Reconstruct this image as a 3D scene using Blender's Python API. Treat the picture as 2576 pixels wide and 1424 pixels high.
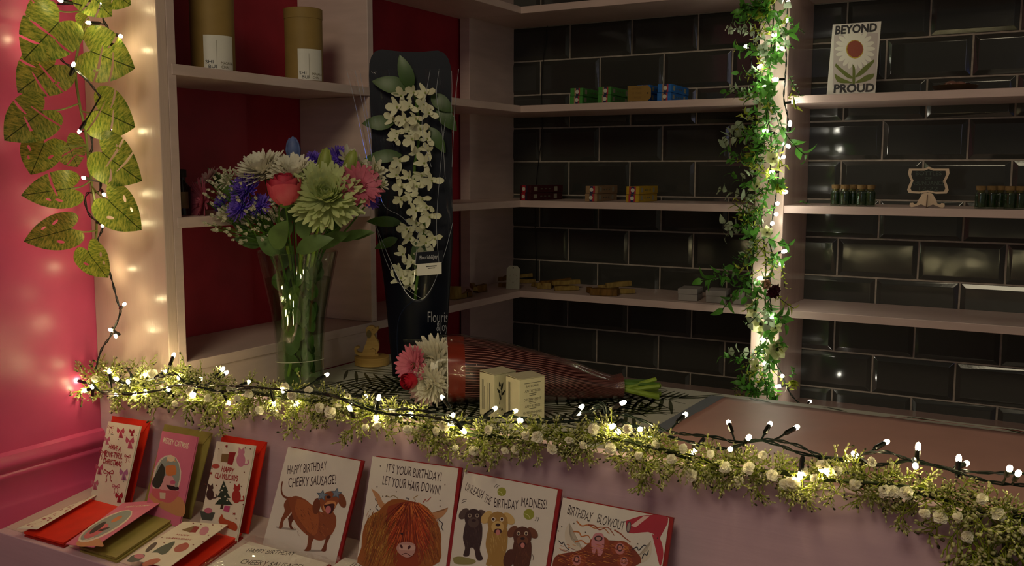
import bpy, bmesh, math, random
import numpy as np
from mathutils import Vector, Matrix
random.seed(7)
for o in list(bpy.data.objects): bpy.data.objects.remove(o, do_unlink=True)
sc = bpy.context.scene; COL = sc.collection
PI = math.pi
# ---------------------------------------------------------------- camera
FPX = 2434.2; PITCH = math.radians(6.579); ROLL = math.radians(0.1216); YAW = math.radians(29.955); CH = 1.35
fw = Vector((-math.sin(YAW)*math.cos(PITCH), math.cos(YAW)*math.cos(PITCH), -math.sin(PITCH)))
rt = Vector((math.cos(YAW), math.sin(YAW), 0)); up_ = rt.cross(fw)
r2 = rt*math.cos(ROLL)+up_*math.sin(ROLL); u2 = -rt*math.sin(ROLL)+up_*math.cos(ROLL)
CAM = Vector((0, 0, CH))
cd = bpy.data.cameras.new('camera'); cam = bpy.data.objects.new('camera', cd); COL.objects.link(cam)
cd.sensor_width = 36; cd.lens = FPX/2576*36; cd.clip_start = .02; cd.clip_end = 50
cam.matrix_world = Matrix(((r2.x, u2.x, -fw.x, 0), (r2.y, u2.y, -fw.y, 0), (r2.z, u2.z, -fw.z, CH), (0, 0, 0, 1)))
sc.camera = cam
# ---------------------------------------------------------------- world, exposure, unseen area lamps
sc.view_settings.view_transform = 'Standard'; sc.view_settings.look = 'None'
sc.view_settings.gamma = 1; sc.view_settings.use_curve_mapping = False
sc.view_settings.exposure = 0.32
wd = bpy.data.worlds.new('world'); sc.world = wd; wd.use_nodes = True
bg = wd.node_tree.nodes['Background']; bg.inputs[0].default_value = (1.0, .90, .70, 1); bg.inputs[1].default_value = .064
sc.cycles.transparent_max_bounces = 40; sc.cycles.max_bounces = 10
def lamp(name, kind, loc, energy, color, size=.3, target=None):
    d = bpy.data.lights.new(name, kind); o = bpy.data.objects.new(name, d); COL.objects.link(o)
    d.energy = energy; d.color = color; o.location = loc
    if kind == 'AREA': d.shape = 'DISK'; d.size = size
    else: d.shadow_soft_size = size
    if target is not None: o.rotation_euler = (Vector(target)-Vector(loc)).to_track_quat('-Z', 'Y').to_euler()
    return o
lamp('front_fill_lamp', 'AREA', (-.25, -.75, 2.75), 12.0, (1, .86, .58), .8, (-.8, 1.4, 1.0))  # unseen fill high behind the camera, added for more frontal light
lamp('rear_cool_fill', 'AREA', (.3, -2.6, 1.9), 1.6, (.74, .72, 1.0), 1.0, (-.4, 1.2, 1.0))  # unseen soft bluish fill added behind the camera
lamp('blue_sign_glow', 'AREA', (2.3, -1.6, 1.9), .7, (.08, .2, 1.0), .12, (-.5, 2.3, 1.4))
BULB_E = 74.0
# ---------------------------------------------------------------- pixel helpers: where a sight line meets a plane of the room
def ray(x, y): return fw + r2*((x-1288)/FPX) - u2*((y-712)/FPX)
def P(x, y, X=None, Y=None, Z=None, D=None):
    d = ray(x, y)
    if X is not None: t = X/d.x
    elif Y is not None: t = Y/d.y
    elif Z is not None: t = (Z-CH)/d.z
    else: t = D/d.dot(NH)
    return CAM + d*t
NH = Vector((-math.sin(YAW), math.cos(YAW), 0))      # horizontal view direction
TC = -NH                                             # from the things back towards the viewer
UPV = Vector((0, 0, 1))
def depth(p): return (Vector(p)-CAM).dot(NH)
def px2m(n, p): return n*(Vector(p)-CAM).dot(fw)/FPX
# ---------------------------------------------------------------- key dimensions
YB = 2.60; YF = 2.36; XS = -1.334; XBK = -1.533; XT = -1.4936; YP = 1.13; YD = 1.70; XW = -1.525
ZTAB = .937; ZLIP = .983; ZTRAY = .785; ZSILL = .747
S0, S1, S2, S3 = 1.797, 1.5305, 1.2695, 1.0155        # shelf tops
TH = .0185
XPL, XPR = -.672, -.602
# ---------------------------------------------------------------- materials
def srgb(h):
    h = h.lstrip('#'); c = [int(h[i:i+2], 16)/255 for i in (0, 2, 4)]
    return tuple(x/12.92 if x <= .04045 else ((x+.055)/1.055)**2.4 for x in c)
MATS = {}
def mat(name, col, rough=.5, spec=.5, metal=0, noise=0, nscale=20, bump=0, bscale=60, trans=0, emit=None, es=0, coat=0, stretch=None, bdist=.002, vary=None):
    if name in MATS: return MATS[name]
    if isinstance(col, str): col = srgb(col)
    m = bpy.data.materials.new(name); m.use_nodes = True; nt = m.node_tree; N = nt.nodes; L = nt.links
    b = N['Principled BSDF']; b.inputs['Base Color'].default_value = (*col, 1)
    b.inputs['Roughness'].default_value = rough; b.inputs['Metallic'].default_value = metal
    b.inputs['Specular IOR Level'].default_value = spec; b.inputs['Coat Weight'].default_value = coat
    tc = N.new('ShaderNodeTexCoord'); mp = N.new('ShaderNodeMapping'); L.new(tc.outputs['Object'], mp.inputs[0])
    if stretch: mp.inputs['Scale'].default_value = stretch
    if noise:
        n = N.new('ShaderNodeTexNoise'); n.inputs['Scale'].default_value = nscale; n.inputs['Detail'].default_value = 6
        L.new(mp.outputs[0], n.inputs['Vector'])
        r = N.new('ShaderNodeValToRGB'); e = r.color_ramp.elements
        c2 = srgb(vary) if isinstance(vary, str) else (vary or tuple(min(1, c*(1+noise)) for c in col))
        e[0].position = .35; e[1].position = .65
        e[0].color = (*(tuple(c*(1-noise) for c in col) if not vary else col), 1); e[1].color = (*c2, 1)
        L.new(n.outputs['Fac'], r.inputs[0]); L.new(r.outputs[0], b.inputs['Base Color'])
    if bump:
        n = N.new('ShaderNodeTexNoise'); n.inputs['Scale'].default_value = bscale; n.inputs['Detail'].default_value = 4
        L.new(mp.outputs[0], n.inputs['Vector'])
        bp = N.new('ShaderNodeBump'); bp.inputs['Strength'].default_value = bump; bp.inputs['Distance'].default_value = bdist
        L.new(n.outputs['Fac'], bp.inputs['Height']); L.new(bp.outputs[0], b.inputs['Normal'])
    if emit is not None:
        b.inputs['Emission Color'].default_value = (*emit, 1); b.inputs['Emission Strength'].default_value = es
    if trans:
        t = N.new('ShaderNodeBsdfTranslucent'); t.inputs[0].default_value = (*col, 1)
        if noise: L.new(r.outputs[0], t.inputs[0])
        mx = N.new('ShaderNodeMixShader'); mx.inputs[0].default_value = trans
        L.new(b.outputs[0], mx.inputs[1]); L.new(t.outputs[0], mx.inputs[2]); L.new(mx.outputs[0], N['Material Output'].inputs[0])
    MATS[name] = m; return m
def clear_mat(name, tint=(1, 1, 1), gloss=1.0, rough=.03, bump=0, bscale=40, ior=1.45):
    if name in MATS: return MATS[name]
    m = bpy.data.materials.new(name); m.use_nodes = True; nt = m.node_tree; N = nt.nodes; L = nt.links
    N.remove(N['Principled BSDF'])
    t = N.new('ShaderNodeBsdfTransparent'); t.inputs[0].default_value = (*tint, 1)
    g = N.new('ShaderNodeBsdfGlossy'); g.inputs['Roughness'].default_value = rough; g.inputs[0].default_value = (gloss, gloss, gloss, 1)
    f0 = ((ior-1)/(ior+1))**2; fr = N.new('ShaderNodeLayerWeight'); fr.inputs[0].default_value = .5
    pw = N.new('ShaderNodeMath'); pw.operation = 'POWER'; pw.inputs[1].default_value = 4.5; L.new(fr.outputs['Facing'], pw.inputs[0])
    ma = N.new('ShaderNodeMath'); ma.operation = 'MULTIPLY_ADD'; ma.inputs[1].default_value = 1-f0; ma.inputs[2].default_value = f0; L.new(pw.outputs[0], ma.inputs[0])
    mx = N.new('ShaderNodeMixShader'); L.new(ma.outputs[0], mx.inputs[0]); L.new(t.outputs[0], mx.inputs[1]); L.new(g.outputs[0], mx.inputs[2])
    L.new(mx.outputs[0], N['Material Output'].inputs[0])
    if bump:
        tc = N.new('ShaderNodeTexCoord'); n = N.new('ShaderNodeTexNoise'); n.inputs['Scale'].default_value = bscale
        L.new(tc.outputs['Object'], n.inputs['Vector'])
        bp = N.new('ShaderNodeBump'); bp.inputs['Strength'].default_value = bump; bp.inputs['Distance'].default_value = .004
        L.new(n.outputs['Fac'], bp.inputs['Height']); L.new(bp.outputs[0], g.inputs['Normal']); L.new(bp.outputs[0], fr.inputs['Normal'])
    MATS[name] = m; return m
def C(h, rough=.55): return mat('ink_'+h.lstrip('#'), '#'+h.lstrip('#'), rough)
# ---------------------------------------------------------------- mesh building
class MB:
    def __init__(s): s.v = []; s.f = []; s.m = []
    def add(s, vs, fs, m=0, M=None):
        k = len(s.v)
        if M is not None: vs = [M @ Vector(v) for v in vs]
        s.v += [tuple(v) for v in vs]; s.f += [tuple(i+k for i in f) for f in fs]
        s.m += [m]*len(fs) if isinstance(m, int) else list(m)
    def merge(s, o, M=None, moff=0):
        s.add(o.v, o.f, [i+moff for i in o.m], M)
    def box(s, a, b, m=0, M=None):
        x0, y0, z0 = a; x1, y1, z1 = b
        s.add([(x0,y0,z0),(x1,y0,z0),(x1,y1,z0),(x0,y1,z0),(x0,y0,z1),(x1,y0,z1),(x1,y1,z1),(x0,y1,z1)],
              [(0,3,2,1),(4,5,6,7),(0,1,5,4),(1,2,6,5),(2,3,7,6),(3,0,4,7)], m, M)
    def tube(s, pts, rad, n=6, m=0, cap=True, M=None):
        pts = [Vector(p) for p in pts]; k = len(pts)
        if not hasattr(rad, '__len__'): rad = [rad]*k
        vs = []; fs = []; ref = None
        for i, p in enumerate(pts):
            t = (pts[min(i+1, k-1)]-pts[max(i-1, 0)])
            if t.length < 1e-9: t = Vector((0, 0, 1))
            t.normalize()
            if ref is None:
                ref = Vector((0, 0, 1)) if abs(t.z) < .9 else Vector((1, 0, 0))
            a = (ref - t*ref.dot(t)); a.normalize(); ref = a; b = t.cross(a)
            for j in range(n):
                an = 2*PI*j/n; vs.append(p+(a*math.cos(an)+b*math.sin(an))*rad[i])
        for i in range(k-1):
            for j in range(n):
                fs.append((i*n+j, i*n+(j+1) % n, (i+1)*n+(j+1) % n, (i+1)*n+j))
        if cap: fs += [tuple(range(n-1, -1, -1)), tuple((k-1)*n+j for j in range(n))]
        s.add(vs, fs, m, M)
    def lathe(s, prof, n=32, m=0, M=None, close=False):
        vs = []; fs = []; k = len(prof)
        for r, z in prof:
            for j in range(n): an = 2*PI*j/n; vs.append((r*math.cos(an), r*math.sin(an), z))
        for i in range(k-1 if not close else k):
            i2 = (i+1) % k
            for j in range(n): fs.append((i*n+j, i*n+(j+1) % n, i2*n+(j+1) % n, i2*n+j))
        s.add(vs, fs, m, M)
    def ball(s, c, r, m=0, M=None, nu=6, nv=4, sc_=(1, 1, 1)):
        vs = [(c[0], c[1], c[2]+r*sc_[2])]; fs = []
        for i in range(1, nv):
            th = PI*i/nv
            for j in range(nu):
                ph = 2*PI*j/nu
                vs.append((c[0]+r*sc_[0]*math.sin(th)*math.cos(ph), c[1]+r*sc_[1]*math.sin(th)*math.sin(ph), c[2]+r*sc_[2]*math.cos(th)))
        vs.append((c[0], c[1], c[2]-r*sc_[2])); last = len(vs)-1
        for j in range(nu): fs.append((0, 1+j, 1+(j+1) % nu))
        for i in range(nv-2):
            for j in range(nu):
                a = 1+i*nu; b = a+nu
                fs.append((a+j, b+j, b+(j+1) % nu, a+(j+1) % nu))
        a = 1+(nv-2)*nu
        for j in range(nu): fs.append((a+j, last, a+(j+1) % nu))
        s.add(vs, fs, m, M)
    def prism(s, pts, z0, z1, m=0, M=None, side=None):
        n = len(pts); vs = [(x, y, z0) for x, y in pts]+[(x, y, z1) for x, y in pts]
        fs = [tuple(range(n-1, -1, -1)), tuple(range(n, 2*n))]+[(i, (i+1) % n, n+(i+1) % n, n+i) for i in range(n)]
        s.add(vs, fs, m if side is None else [m, m]+[side]*n, M)
    def sheet(s, fn, nu, nv, m=0, M=None):
        vs = [fn(i/nu, j/nv) for j in range(nv+1) for i in range(nu+1)]
        fs = [(j*(nu+1)+i, j*(nu+1)+i+1, (j+1)*(nu+1)+i+1, (j+1)*(nu+1)+i) for j in range(nv) for i in range(nu)]
        s.add(vs, fs, m, M)
    def build(s, name, mats, parent=None, smooth=True, bevel=0, local=False, sharp=40, solid=0):
        me = bpy.data.meshes.new(name); base = Vector((0, 0, 0))
        if parent is not None and not local: base = BASE[parent.name]
        me.from_pydata([tuple(Vector(v)-base) for v in s.v], [], s.f)
        if not isinstance(mats, (list, tuple)): mats = [mats]
        for m in mats: me.materials.append(m)
        me.polygons.foreach_set('material_index', s.m)
        me.validate(); me.update()
        if smooth:
            me.polygons.foreach_set('use_smooth', [True]*len(me.polygons)); me.set_sharp_from_angle(angle=math.radians(sharp))
        o = bpy.data.objects.new(name, me); COL.objects.link(o)
        if parent is not None: o.parent = parent
        BASE[o.name] = base if parent is not None else Vector((0, 0, 0))
        if solid:
            q = o.modifiers.new('solid', 'SOLIDIFY'); q.thickness = solid; q.offset = 0
        if bevel:
            q = o.modifiers.new('bevel', 'BEVEL'); q.width = bevel; q.segments = 2; q.limit_method = 'ANGLE'
        return o
BASE = {}
def rebase(o, p):
    """put the origin of a top-level mesh at p"""
    p = Vector(p); o.data.transform(Matrix.Translation(-p)); o.location = p; BASE[o.name] = p; return o
def tag(o, label=None, cat=None, group=None, kind=None):
    if label: o['label'] = label
    if cat: o['category'] = cat
    if group: o['group'] = group
    if kind: o['kind'] = kind
    return o
def thing(name, label, cat, loc=(0, 0, 0), group=None):
    o = bpy.data.objects.new(name, None); COL.objects.link(o); o.empty_display_size = .02
    o.location = loc; BASE[o.name] = Vector(loc); return tag(o, label, cat, group)
def struct(o): o['kind'] = 'structure'; return o
def copy_tree(o, parent=None):
    c = o.copy(); COL.objects.link(c); c.parent = parent; BASE[c.name] = BASE.get(o.name, Vector())
    for ch in [x for x in COL.objects if x.parent == o]: copy_tree(ch, c)
    return c
def frame(o, z, x=None):
    """matrix whose local Z points along z and whose origin is o"""
    z = Vector(z).normalized()
    if x is None: x = Vector((0, 0, 1)) if abs(z.z) < .95 else Vector((1, 0, 0))
    x = Vector(x); x = (x - z*x.dot(z)).normalized(); y = z.cross(x)
    return Matrix(((x.x, y.x, z.x, o[0]), (x.y, y.y, z.y, o[1]), (x.z, y.z, z.z, o[2]), (0, 0, 0, 1)))
def fr3(o, x, y, z=None):
    x = Vector(x); y = Vector(y); z = x.cross(y) if z is None else Vector(z)
    return Matrix(((x.x, y.x, z.x, o[0]), (x.y, y.y, z.y, o[1]), (x.z, y.z, z.z, o[2]), (0, 0, 0, 1)))
def rnd(a, b): return random.uniform(a, b)
def rv(): return Vector((rnd(-1, 1), rnd(-1, 1), rnd(-1, 1)))
def smoothpath(pts, n=4):
    pts = [Vector(p) for p in pts]; out = []
    for i in range(len(pts)-1):
        a = pts[max(i-1, 0)]; b = pts[i]; c = pts[i+1]; d = pts[min(i+2, len(pts)-1)]
        for k in range(n):
            t = k/n; out.append(.5*((2*b)+(c-a)*t+(2*a-5*b+4*c-d)*t*t+(3*b-a-3*c+d)*t**3))
    return out+[pts[-1]]
def text_mb(s, size, m=0, M=None, thick=0, squash=1, bold=0, align='CENTER'):
    cu = bpy.data.curves.new('txt', 'FONT'); cu.body = s; cu.size = size; cu.align_x = align; cu.align_y = 'CENTER'
    cu.extrude = thick; cu.offset = bold; cu.resolution_u = 3
    ob = bpy.data.objects.new('txt', cu); COL.objects.link(ob)
    dg = bpy.context.evaluated_depsgraph_get(); me = ob.evaluated_get(dg).to_mesh()
    mb = MB(); S = Matrix.Diagonal((squash, 1, 1, 1))
    mb.add([S @ v.co for v in me.vertices], [tuple(p.vertices) for p in me.polygons], m, M)
    ob.evaluated_get(dg).to_mesh_clear(); bpy.data.objects.remove(ob); bpy.data.curves.remove(cu)
    return mb
def ZT(y): return .784-.13*(YP-y)      # the card tray slopes down towards the front
def PT(x, y, off=0):
    d = ray(x, y); t = (.784-.13*YP+off-CH)/(d.z-.13*d.y); return CAM+d*t
# ================================================================ materials of the room
PINK = mat('dusty_pink_paint', (.59, .445, .405), .42, .5, noise=.06, nscale=9, bump=.12, bscale=30, stretch=(1, 1, 6), bdist=.001)
PINKG = mat('pink_gloss_paint', (.64, .48, .41), .26, .6, noise=.05, nscale=6, bump=.3, bscale=55, stretch=(5, 5, .6), bdist=.0012)
MAUVE = mat('mauve_panel_paint', (.56, .39, .45), .45, .45, noise=.05, nscale=7, bump=.25, bscale=40, stretch=(.5, 1, 6), bdist=.0008)
WALLP = mat('raspberry_wall_paint', (.60, .075, .19), .30, .5, noise=.10, nscale=5, bump=.25, bscale=26, bdist=.0015)
REDB = mat('crimson_backing_paint', (.33, .018, .035), .55, .3, noise=.1, nscale=14, bump=.1, bscale=90)
TILE = mat('charcoal_glazed_tile', (.040, .040, .036), .09, .5, noise=.12, nscale=4, bump=.16, bscale=22, bdist=.0016)
GROUT = mat('taupe_grout', (.40, .34, .29), .9, .2, noise=.15, nscale=60)
DARK = mat('dark_gap', (.02, .015, .015), .9)
FLOORM = mat('dark_floor_boards', (.12, .08, .06), .5, noise=.3, nscale=8, stretch=(1, 8, 1))
CEILM = mat('dim_ceiling_paint', (.25, .20, .19), .8, noise=.05)
# ================================================================ the room
m = MB(); m.box((-1.62, -3.0, -.02), (2.6, 2.75, 0)); struct(m.build('floor', FLOORM, smooth=False))
m = MB(); m.box((-1.62, 0.2, 2.92), (2.6, 2.75, 2.95)); struct(m.build('ceiling', CEILM, smooth=False))
m = MB(); m.box((-1.60, -2.8, 0), (XW, YP+.001, 2.92)); struct(m.build('wall_left', WALLP, smooth=False))
# moulding along the left wall: a profile run along Y
prof = [(0, .880), (.010, .876), (.012, .869), (.015, .863), (.015, .857), (.010, .852), (.008, .846), (.011, .843), (.011, .838),
        (.008, .834), (.008, .800), (.011, .792), (.013, .788), (.013, .60), (0, .70)]
m = MB(); n = len(prof); vs = []
for y in (-2.8, YP): vs += [(XW+dx, y, z) for dx, z in prof]
m.add(vs, [(i, i+1, n+i+1, n+i) for i in range(n-1)]+[tuple(range(n))])
struct(m.build('trim_1', WALLP, sharp=50))
# tiled wall: bevelled brick-bond tiles as real relief
m = MB(); A0 = -1.3046; TW = .19607; TB = .0998; L1 = 1.6792; g = .0022; bv = .0115; hgt = .0042
X0, X1 = XT-.04, .75
m.box((X0, YB+.004, .5), (X1, YB+.06, 2.92), 1)
m.add([(X0, YB+.0035, .5), (X1, YB+.0035, .5), (X1, YB+.0035, 2.92), (X0, YB+.0035, 2.92)], [(0, 1, 2, 3)], 1)
for k in range(-12, 11):
    zt = L1-TB*k-g+TB; zb = zt-TB+2*g      # row between L(k) and L(k+1) counted downwards from L1
    zt = L1-TB*(k-1)-g; zb = L1-TB*k+g
    off = A0 + (0 if (k % 2 == 0) else TW/2)
    j0 = int(math.floor((X0-off)/TW)); j1 = int(math.ceil((X1-off)/TW))
    for j in range(j0, j1):
        a = max(off+j*TW+g, X0); b = min(off+(j+1)*TW-g, X1)
        if b-a < .004: continue
        bl = bv if off+j*TW+g >= X0 else .0; br = bv if off+(j+1)*TW-g <= X1 else .0
        tx = rnd(-.0004, .0004); tz = rnd(-.0004, .0004)
        yo = YB+.0035; yi = YB-hgt+.002
        vs = [(a, yo, zb), (b, yo, zb), (b, yo, zt), (a, yo, zt),
              (a, YB+.001, zb), (b, YB+.001, zb), (b, YB+.001, zt), (a, YB+.001, zt),
              (a+bl, yi+tx+tz, zb+bv), (b-br, yi-tx+tz, zb+bv), (b-br, yi-tx-tz, zt-bv), (a+bl, yi+tx-tz, zt-bv)]
        m.add(vs, [(0, 1, 5, 4), (1, 2, 6, 5), (2, 3, 7, 6), (3, 0, 4, 7), (4, 5, 9, 8), (5, 6, 10, 9), (6, 7, 11, 10), (7, 4, 8, 11), (8, 9, 10, 11)], 0)
wb = struct(m.build('wall_back', [TILE, GROUT], smooth=False))
q = wb.modifiers.new('bevel', 'BEVEL'); q.width = .0009; q.segments = 2; q.limit_method = 'ANGLE'; q.angle_limit = math.radians(12)
# painted sill under the tiles
m = MB(); m.box((XT-.03, 1.9, ZSILL-.03), (.75, YB+.004, ZSILL)); struct(m.build('trim_2', mat('sill_paint', (.42, .29, .26), .3, .5, noise=.08, bump=.2, bscale=20), smooth=False, bevel=.002))
# wall behind the bookcase
m = MB(); m.box((-1.62, YP, 0), (XBK-.012, YB+.06, 2.92)); struct(m.build('wall_behind_shelves', REDB, smooth=False)).name = 'wall_side'
# ================================================================ built-in bookcase (left) : thing with parts
bk = thing('bookcase', 'tall pink built-in bookcase with crimson backing, left of the tiled wall', 'bookcase', (XS, 1.5, .0))
def bx(name, a, b, mt=None, par=None, bevel=.0012, m_=None):
    m = MB(); m.box(a, b); return m.build(name, mt or PINK, par, smooth=False, bevel=bevel)
o = bx('side_panel', (XW+.0003, YP, ZLIP+.0003), (XS, YP+.020, 2.6), PINKG, bk); o['label'] = 'glossy pale pink end panel lit by the lights'
bx('stile', (XS-.02, YP+.0203, .985), (XS, YP+.0385, 2.6), PINK, bk)
bx('back_panel', (XBK-.012, YP+.021, .765), (XBK, YF+.05, 2.6), REDB, bk)['label'] = 'deep crimson backing board'
bx('divider', (XBK+.0004, YD-.0095, S3+.0003), (XS-.0004, YD+.0095, S1-TH-.0003), PINK, bk)
bx('divider', (XBK+.0004, YD-.0095, S1+.0003), (XS-.0004, YD+.0095, 2.6), PINK, bk)
bx('riser_panel', (XS-.016, YP+.0205, .9375), (XS-.002, YD+.012, S3-TH-.0003), PINK, bk)
for z, ya in ((S1, YP+.028), (S2, YP+.028), (S3, YP+.034)):
    yb = YD-.0098 if z == S2 else None
    m = MB()
    if z == S2:
        bx('shelf', (XBK+.0006, ya+.0005, z-TH), (XS+.0012, YD-.010, z), PINK, bk)
    else:
        bx('shelf', (XBK+.0006, ya+.0005, z-TH), (XS+.0012, YF-.0005, z), PINK, bk)
bx('shelf', (XBK+.0006, YD+.010, S2-TH), (XS+.0012, YF-.0005, S2), PINK, bk)
bx('shelf', (XBK+.0006, YD+.0102, S0-TH), (XS+.0012, YF-.0005, S0), PINK, bk)
bx('shelf', (XBK+.0006, YP+.030, 2.08-TH), (XS+.0012, YD-.0102, 2.08), PINK, bk)
# ================================================================ wall shelving across the tiles
ws = thing('wall_shelving', 'long pink shelves across the dark tiles with an upright post', 'shelving', (-.9, YF, .0))
bx('corner_board', (-1.5265, YF-.010, ZSILL), (XT, YB+.002, 2.6), PINK, ws)
for z in (S0, S1, S2, S3):
    m = MB(); m.prism([(XT+.0004, YF), (XPL-.0003, YF), (XPL-.0003, YB-.003), (XT+.0004, YB-.003)], z-TH, z)
    m.build('shelf', PINK, ws, smooth=False, bevel=.0012)
    bx('shelf', (XPR+.0003, YF, z-TH), (.72, YB-.003, z), PINK, ws)
bx('upright_post', (XPL, YF-.004, ZSILL), (XPR, YB-.003, 2.6), PINKG, ws)
# ================================================================ display counter with card tray
dc = thing('display_counter', 'mauve display counter with a stepped card tray along its front', 'counter', (-.6, YP, .0))
bx('front_panel', (XW+.0003, YP, .55), (.72, YP+.020-.0003, ZLIP), MAUVE, dc, .0015)['label'] = 'mauve painted front board under the garland'
bx('counter_top', (XS-.001, YP+.0205, ZTAB-.024), (.72, 1.735, ZTAB-.001), PINK, dc)
RC0 = P(0, 1323, X=XW); YR = RC0.y; ZR = RC0.z
m = MB(); m.prism([(YR+.0003, ZT(YR)-.016), (YP-.0003, ZT(YP)-.016), (YP-.0003, ZT(YP)), (YR+.0003, ZT(YR))], XW+.0136, .72, 0, Matrix(((0, 0, 1, 0), (1, 0, 0, 0), (0, 1, 0, 0), (0, 0, 0, 1))))
m.build('tray_floor', PINK, dc, smooth=False, bevel=.001)
bx('tray_rail', (XW+.0136, YR-.018, ZR-.30), (.72, YR, ZR), MAUVE, dc, .0015)
bx('base_box', (XW+.0176, YR+.001, .0), (.72, YP+.018, ZT(YR)-.017), MAUVE, dc)
bx('rear_support', (XS, 1.70, .0), (.72, 1.733, ZTAB-.0245), PINK, dc)
# ================================================================ strings of fairy lights
WIRE = mat('dark_green_cable', '#15201a', .35, .5)
SOCK = mat('black_bulb_socket', '#10130f', .25, .5)
def bulb_mat(name, col, e):
    m = bpy.data.materials.new(name); m.use_nodes = True; N = m.node_tree.nodes; L = m.node_tree.links
    N.remove(N['Principled BSDF']); em = N.new('ShaderNodeEmission'); em.inputs[0].default_value = (*col, 1); em.inputs[1].default_value = e
    L.new(em.outputs[0], N['Material Output'].inputs[0]); return m
WARM = bulb_mat('warm_lit_bulb', (1, .83, .43), BULB_E)
COOL = bulb_mat('cool_lit_bulb', (1, .95, .78), BULB_E*.55)
def twist(mb, path, r=.00105, gap=.0013, turns=70, ph=0):
    """two or three thin wires wound round each other along a path"""
    path = smoothpath(path, 5); L = [0]
    for a, b in zip(path, path[1:]): L.append(L[-1]+(b-a).length)
    for k in range(2):
        pts = []
        for i, p in enumerate(path):
            t = (path[min(i+1, len(path)-1)]-path[max(i-1, 0)]).normalized()
            a = (UPV-t*t.z).normalized() if abs(t.z) < .9 else Vector((1, 0, 0))
            b = t.cross(a); an = L[i]*turns*2+PI*k+ph
            pts.append(p+(a*math.cos(an)+b*math.sin(an))*gap)
        mb.tube(pts, r, 5)
    return path
def light_string(name, label, group, paths, bulbs, bmat, r=.0042):
    """paths: lists of 3D points; bulbs: 3D bulb positions"""
    t = thing(name, label, 'fairy lights', paths[0][0], group)
    mb = MB(); allp = []
    for i, p in enumerate(paths): allp += twist(mb, p, ph=i*1.3)
    for b in bulbs:                                    # short lead from the cable to each socket
        b = Vector(b); c = min(allp, key=lambda q: (q-b).length)
        d = (b-c)
        if d.length < .012: d = (UPV*.6+TC*.5+rv()*.3)
        d.normalize(); sl = .020
        s0 = b-d*(sl+r*.6); s1 = b-d*r*.5
        if (c-s0).length > .004: mb.tube(smoothpath([c, c.lerp(s0, .5)-UPV*.001, s0], 3), .0013, 5)
        sk = MB(); sk.tube([s0, s0+d*.003, s1-d*.004, s1], [.0021, .0030, .0030, .0026], 8)
        so = sk.build('socket', SOCK, t)
        bm_ = MB(); M = frame(b, d)
        bm_.lathe([(.0002, -r*1.1), (r*.62, -r*1.1), (r*.72, -r*.2), (r*.66, r*.5), (r*.40, r*.95), (.0002, r*1.15)], 12, 0, M)
        bm_.build('bulb', bmat, so)
    mb.build('cable', WIRE, t)
    return t
def px(lst, **k): return [P(x, y, **k) for x, y in lst]
CB = [(192,957,1.085),(213,983,1.085),(233,972,1.09),(275,935,1.10),(292,953,1.07),(322,960,1.07),(365,943,1.09),(292,992,1.09),(338,991,1.085),(365,986,1.10),(418,933,1.10),(437,893,1.105),
 (450,950,1.09),(470,947,1.12),(505,953,1.13),(423,978,1.09),(560,929,1.12),(569,938,1.12),(487,995,1.085),(575,1013,1.095),(625,961,1.13),(712,982,1.085),(690,1015,1.095),(745,1016,1.1),
 (822,943,1.16),(880,1027,1.085),(920,997,1.16),(953,1000,1.10),(947,1052,1.095),(1033,1042,1.09),(1113,1000,1.15),(1005,1048,1.12),(1140,1044,1.12),(1135,1066,1.09),(1167,1085,1.09),(1245,1028,1.16),
 (1296,1034,1.16),(1308,1057,1.10),(1463,1024,1.15),(1453,1040,1.16),(1540,1073,1.09),(1555,1085,1.12),(1610,1080,1.09),(1632,1097,1.12),(1568,1013,1.18),(1724,1043,1.18),(1745,1138,1.12),(1833,1063,1.17),
 (1837,1130,1.07),(1884,1100,1.10),(1937,1067,1.17),(2004,1075,1.17),(2013,1197,1.09),(2078,1185,1.09),(2150,1143,1.10),(2230,1112,1.16),(2310,1123,1.13),(2303,1173,1.09),(2412,1153,1.14),(2431,1166,1.16),
 (2540,1178,1.07),(2562,1190,1.08)]
cA = [(236,968),(255,985),(300,975),(330,950),(318,925),(345,955),(400,950),(440,940),(470,965),(520,968),(600,972),(680,978),(750,982),(820,990),(860,1003),(900,1015),(960,1030),(1030,1030),(1095,1038),(1150,1050),(1225,1052),
      (1290,1048),(1350,1056),(1420,1050),(1470,1048),(1560,1042),(1620,1060),(1680,1085),(1722,1092),(1800,1100),(1850,1112),(1930,1106),(2000,1118),(2060,1145),(2120,1153),(2180,1140),(2232,1138),(2290,1158),(2380,1178),(2460,1188),(2600,1192)]
cB = [(232,965),(262,990),(330,990),(400,982),(450,968),(505,975),(560,985),(640,975),(740,985),(830,995),(900,1022),(980,1042),(1060,1045),(1130,1060),(1180,1066),(1300,1062),(1400,1062),(1500,1055),(1560,1060),(1640,1085),(1760,1118),(1830,1128),
      (1900,1108),(1960,1120),(2020,1142),(2120,1158),(2200,1170),(2300,1160),(2400,1186),(2500,1214),(2600,1222)]
yA = lambda x: 1.09 if x < 400 else (1.088 if x < 1150 else 1.125)
light_string('string_lights', 'warm white fairy lights wound along the counter garland', None,
    [[P(x, y, Y=yA(x)+.012*math.sin(i*1.7)) for i, (x, y) in enumerate(cA)], [P(x, y, Y=yA(x)-.012+.012*math.sin(i*2.3)) for i, (x, y) in enumerate(cB)],
     [P(1505+26*math.cos(a)*(1-.02*k), 1043+30*math.sin(a)*(1-.02*k), Y=1.175+.004*math.sin(k)) for k, a in enumerate([.5*q for q in range(-3, 24)])]],
    [P(x, y, Y=Y) for x, y, Y in CB], WARM)
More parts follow.
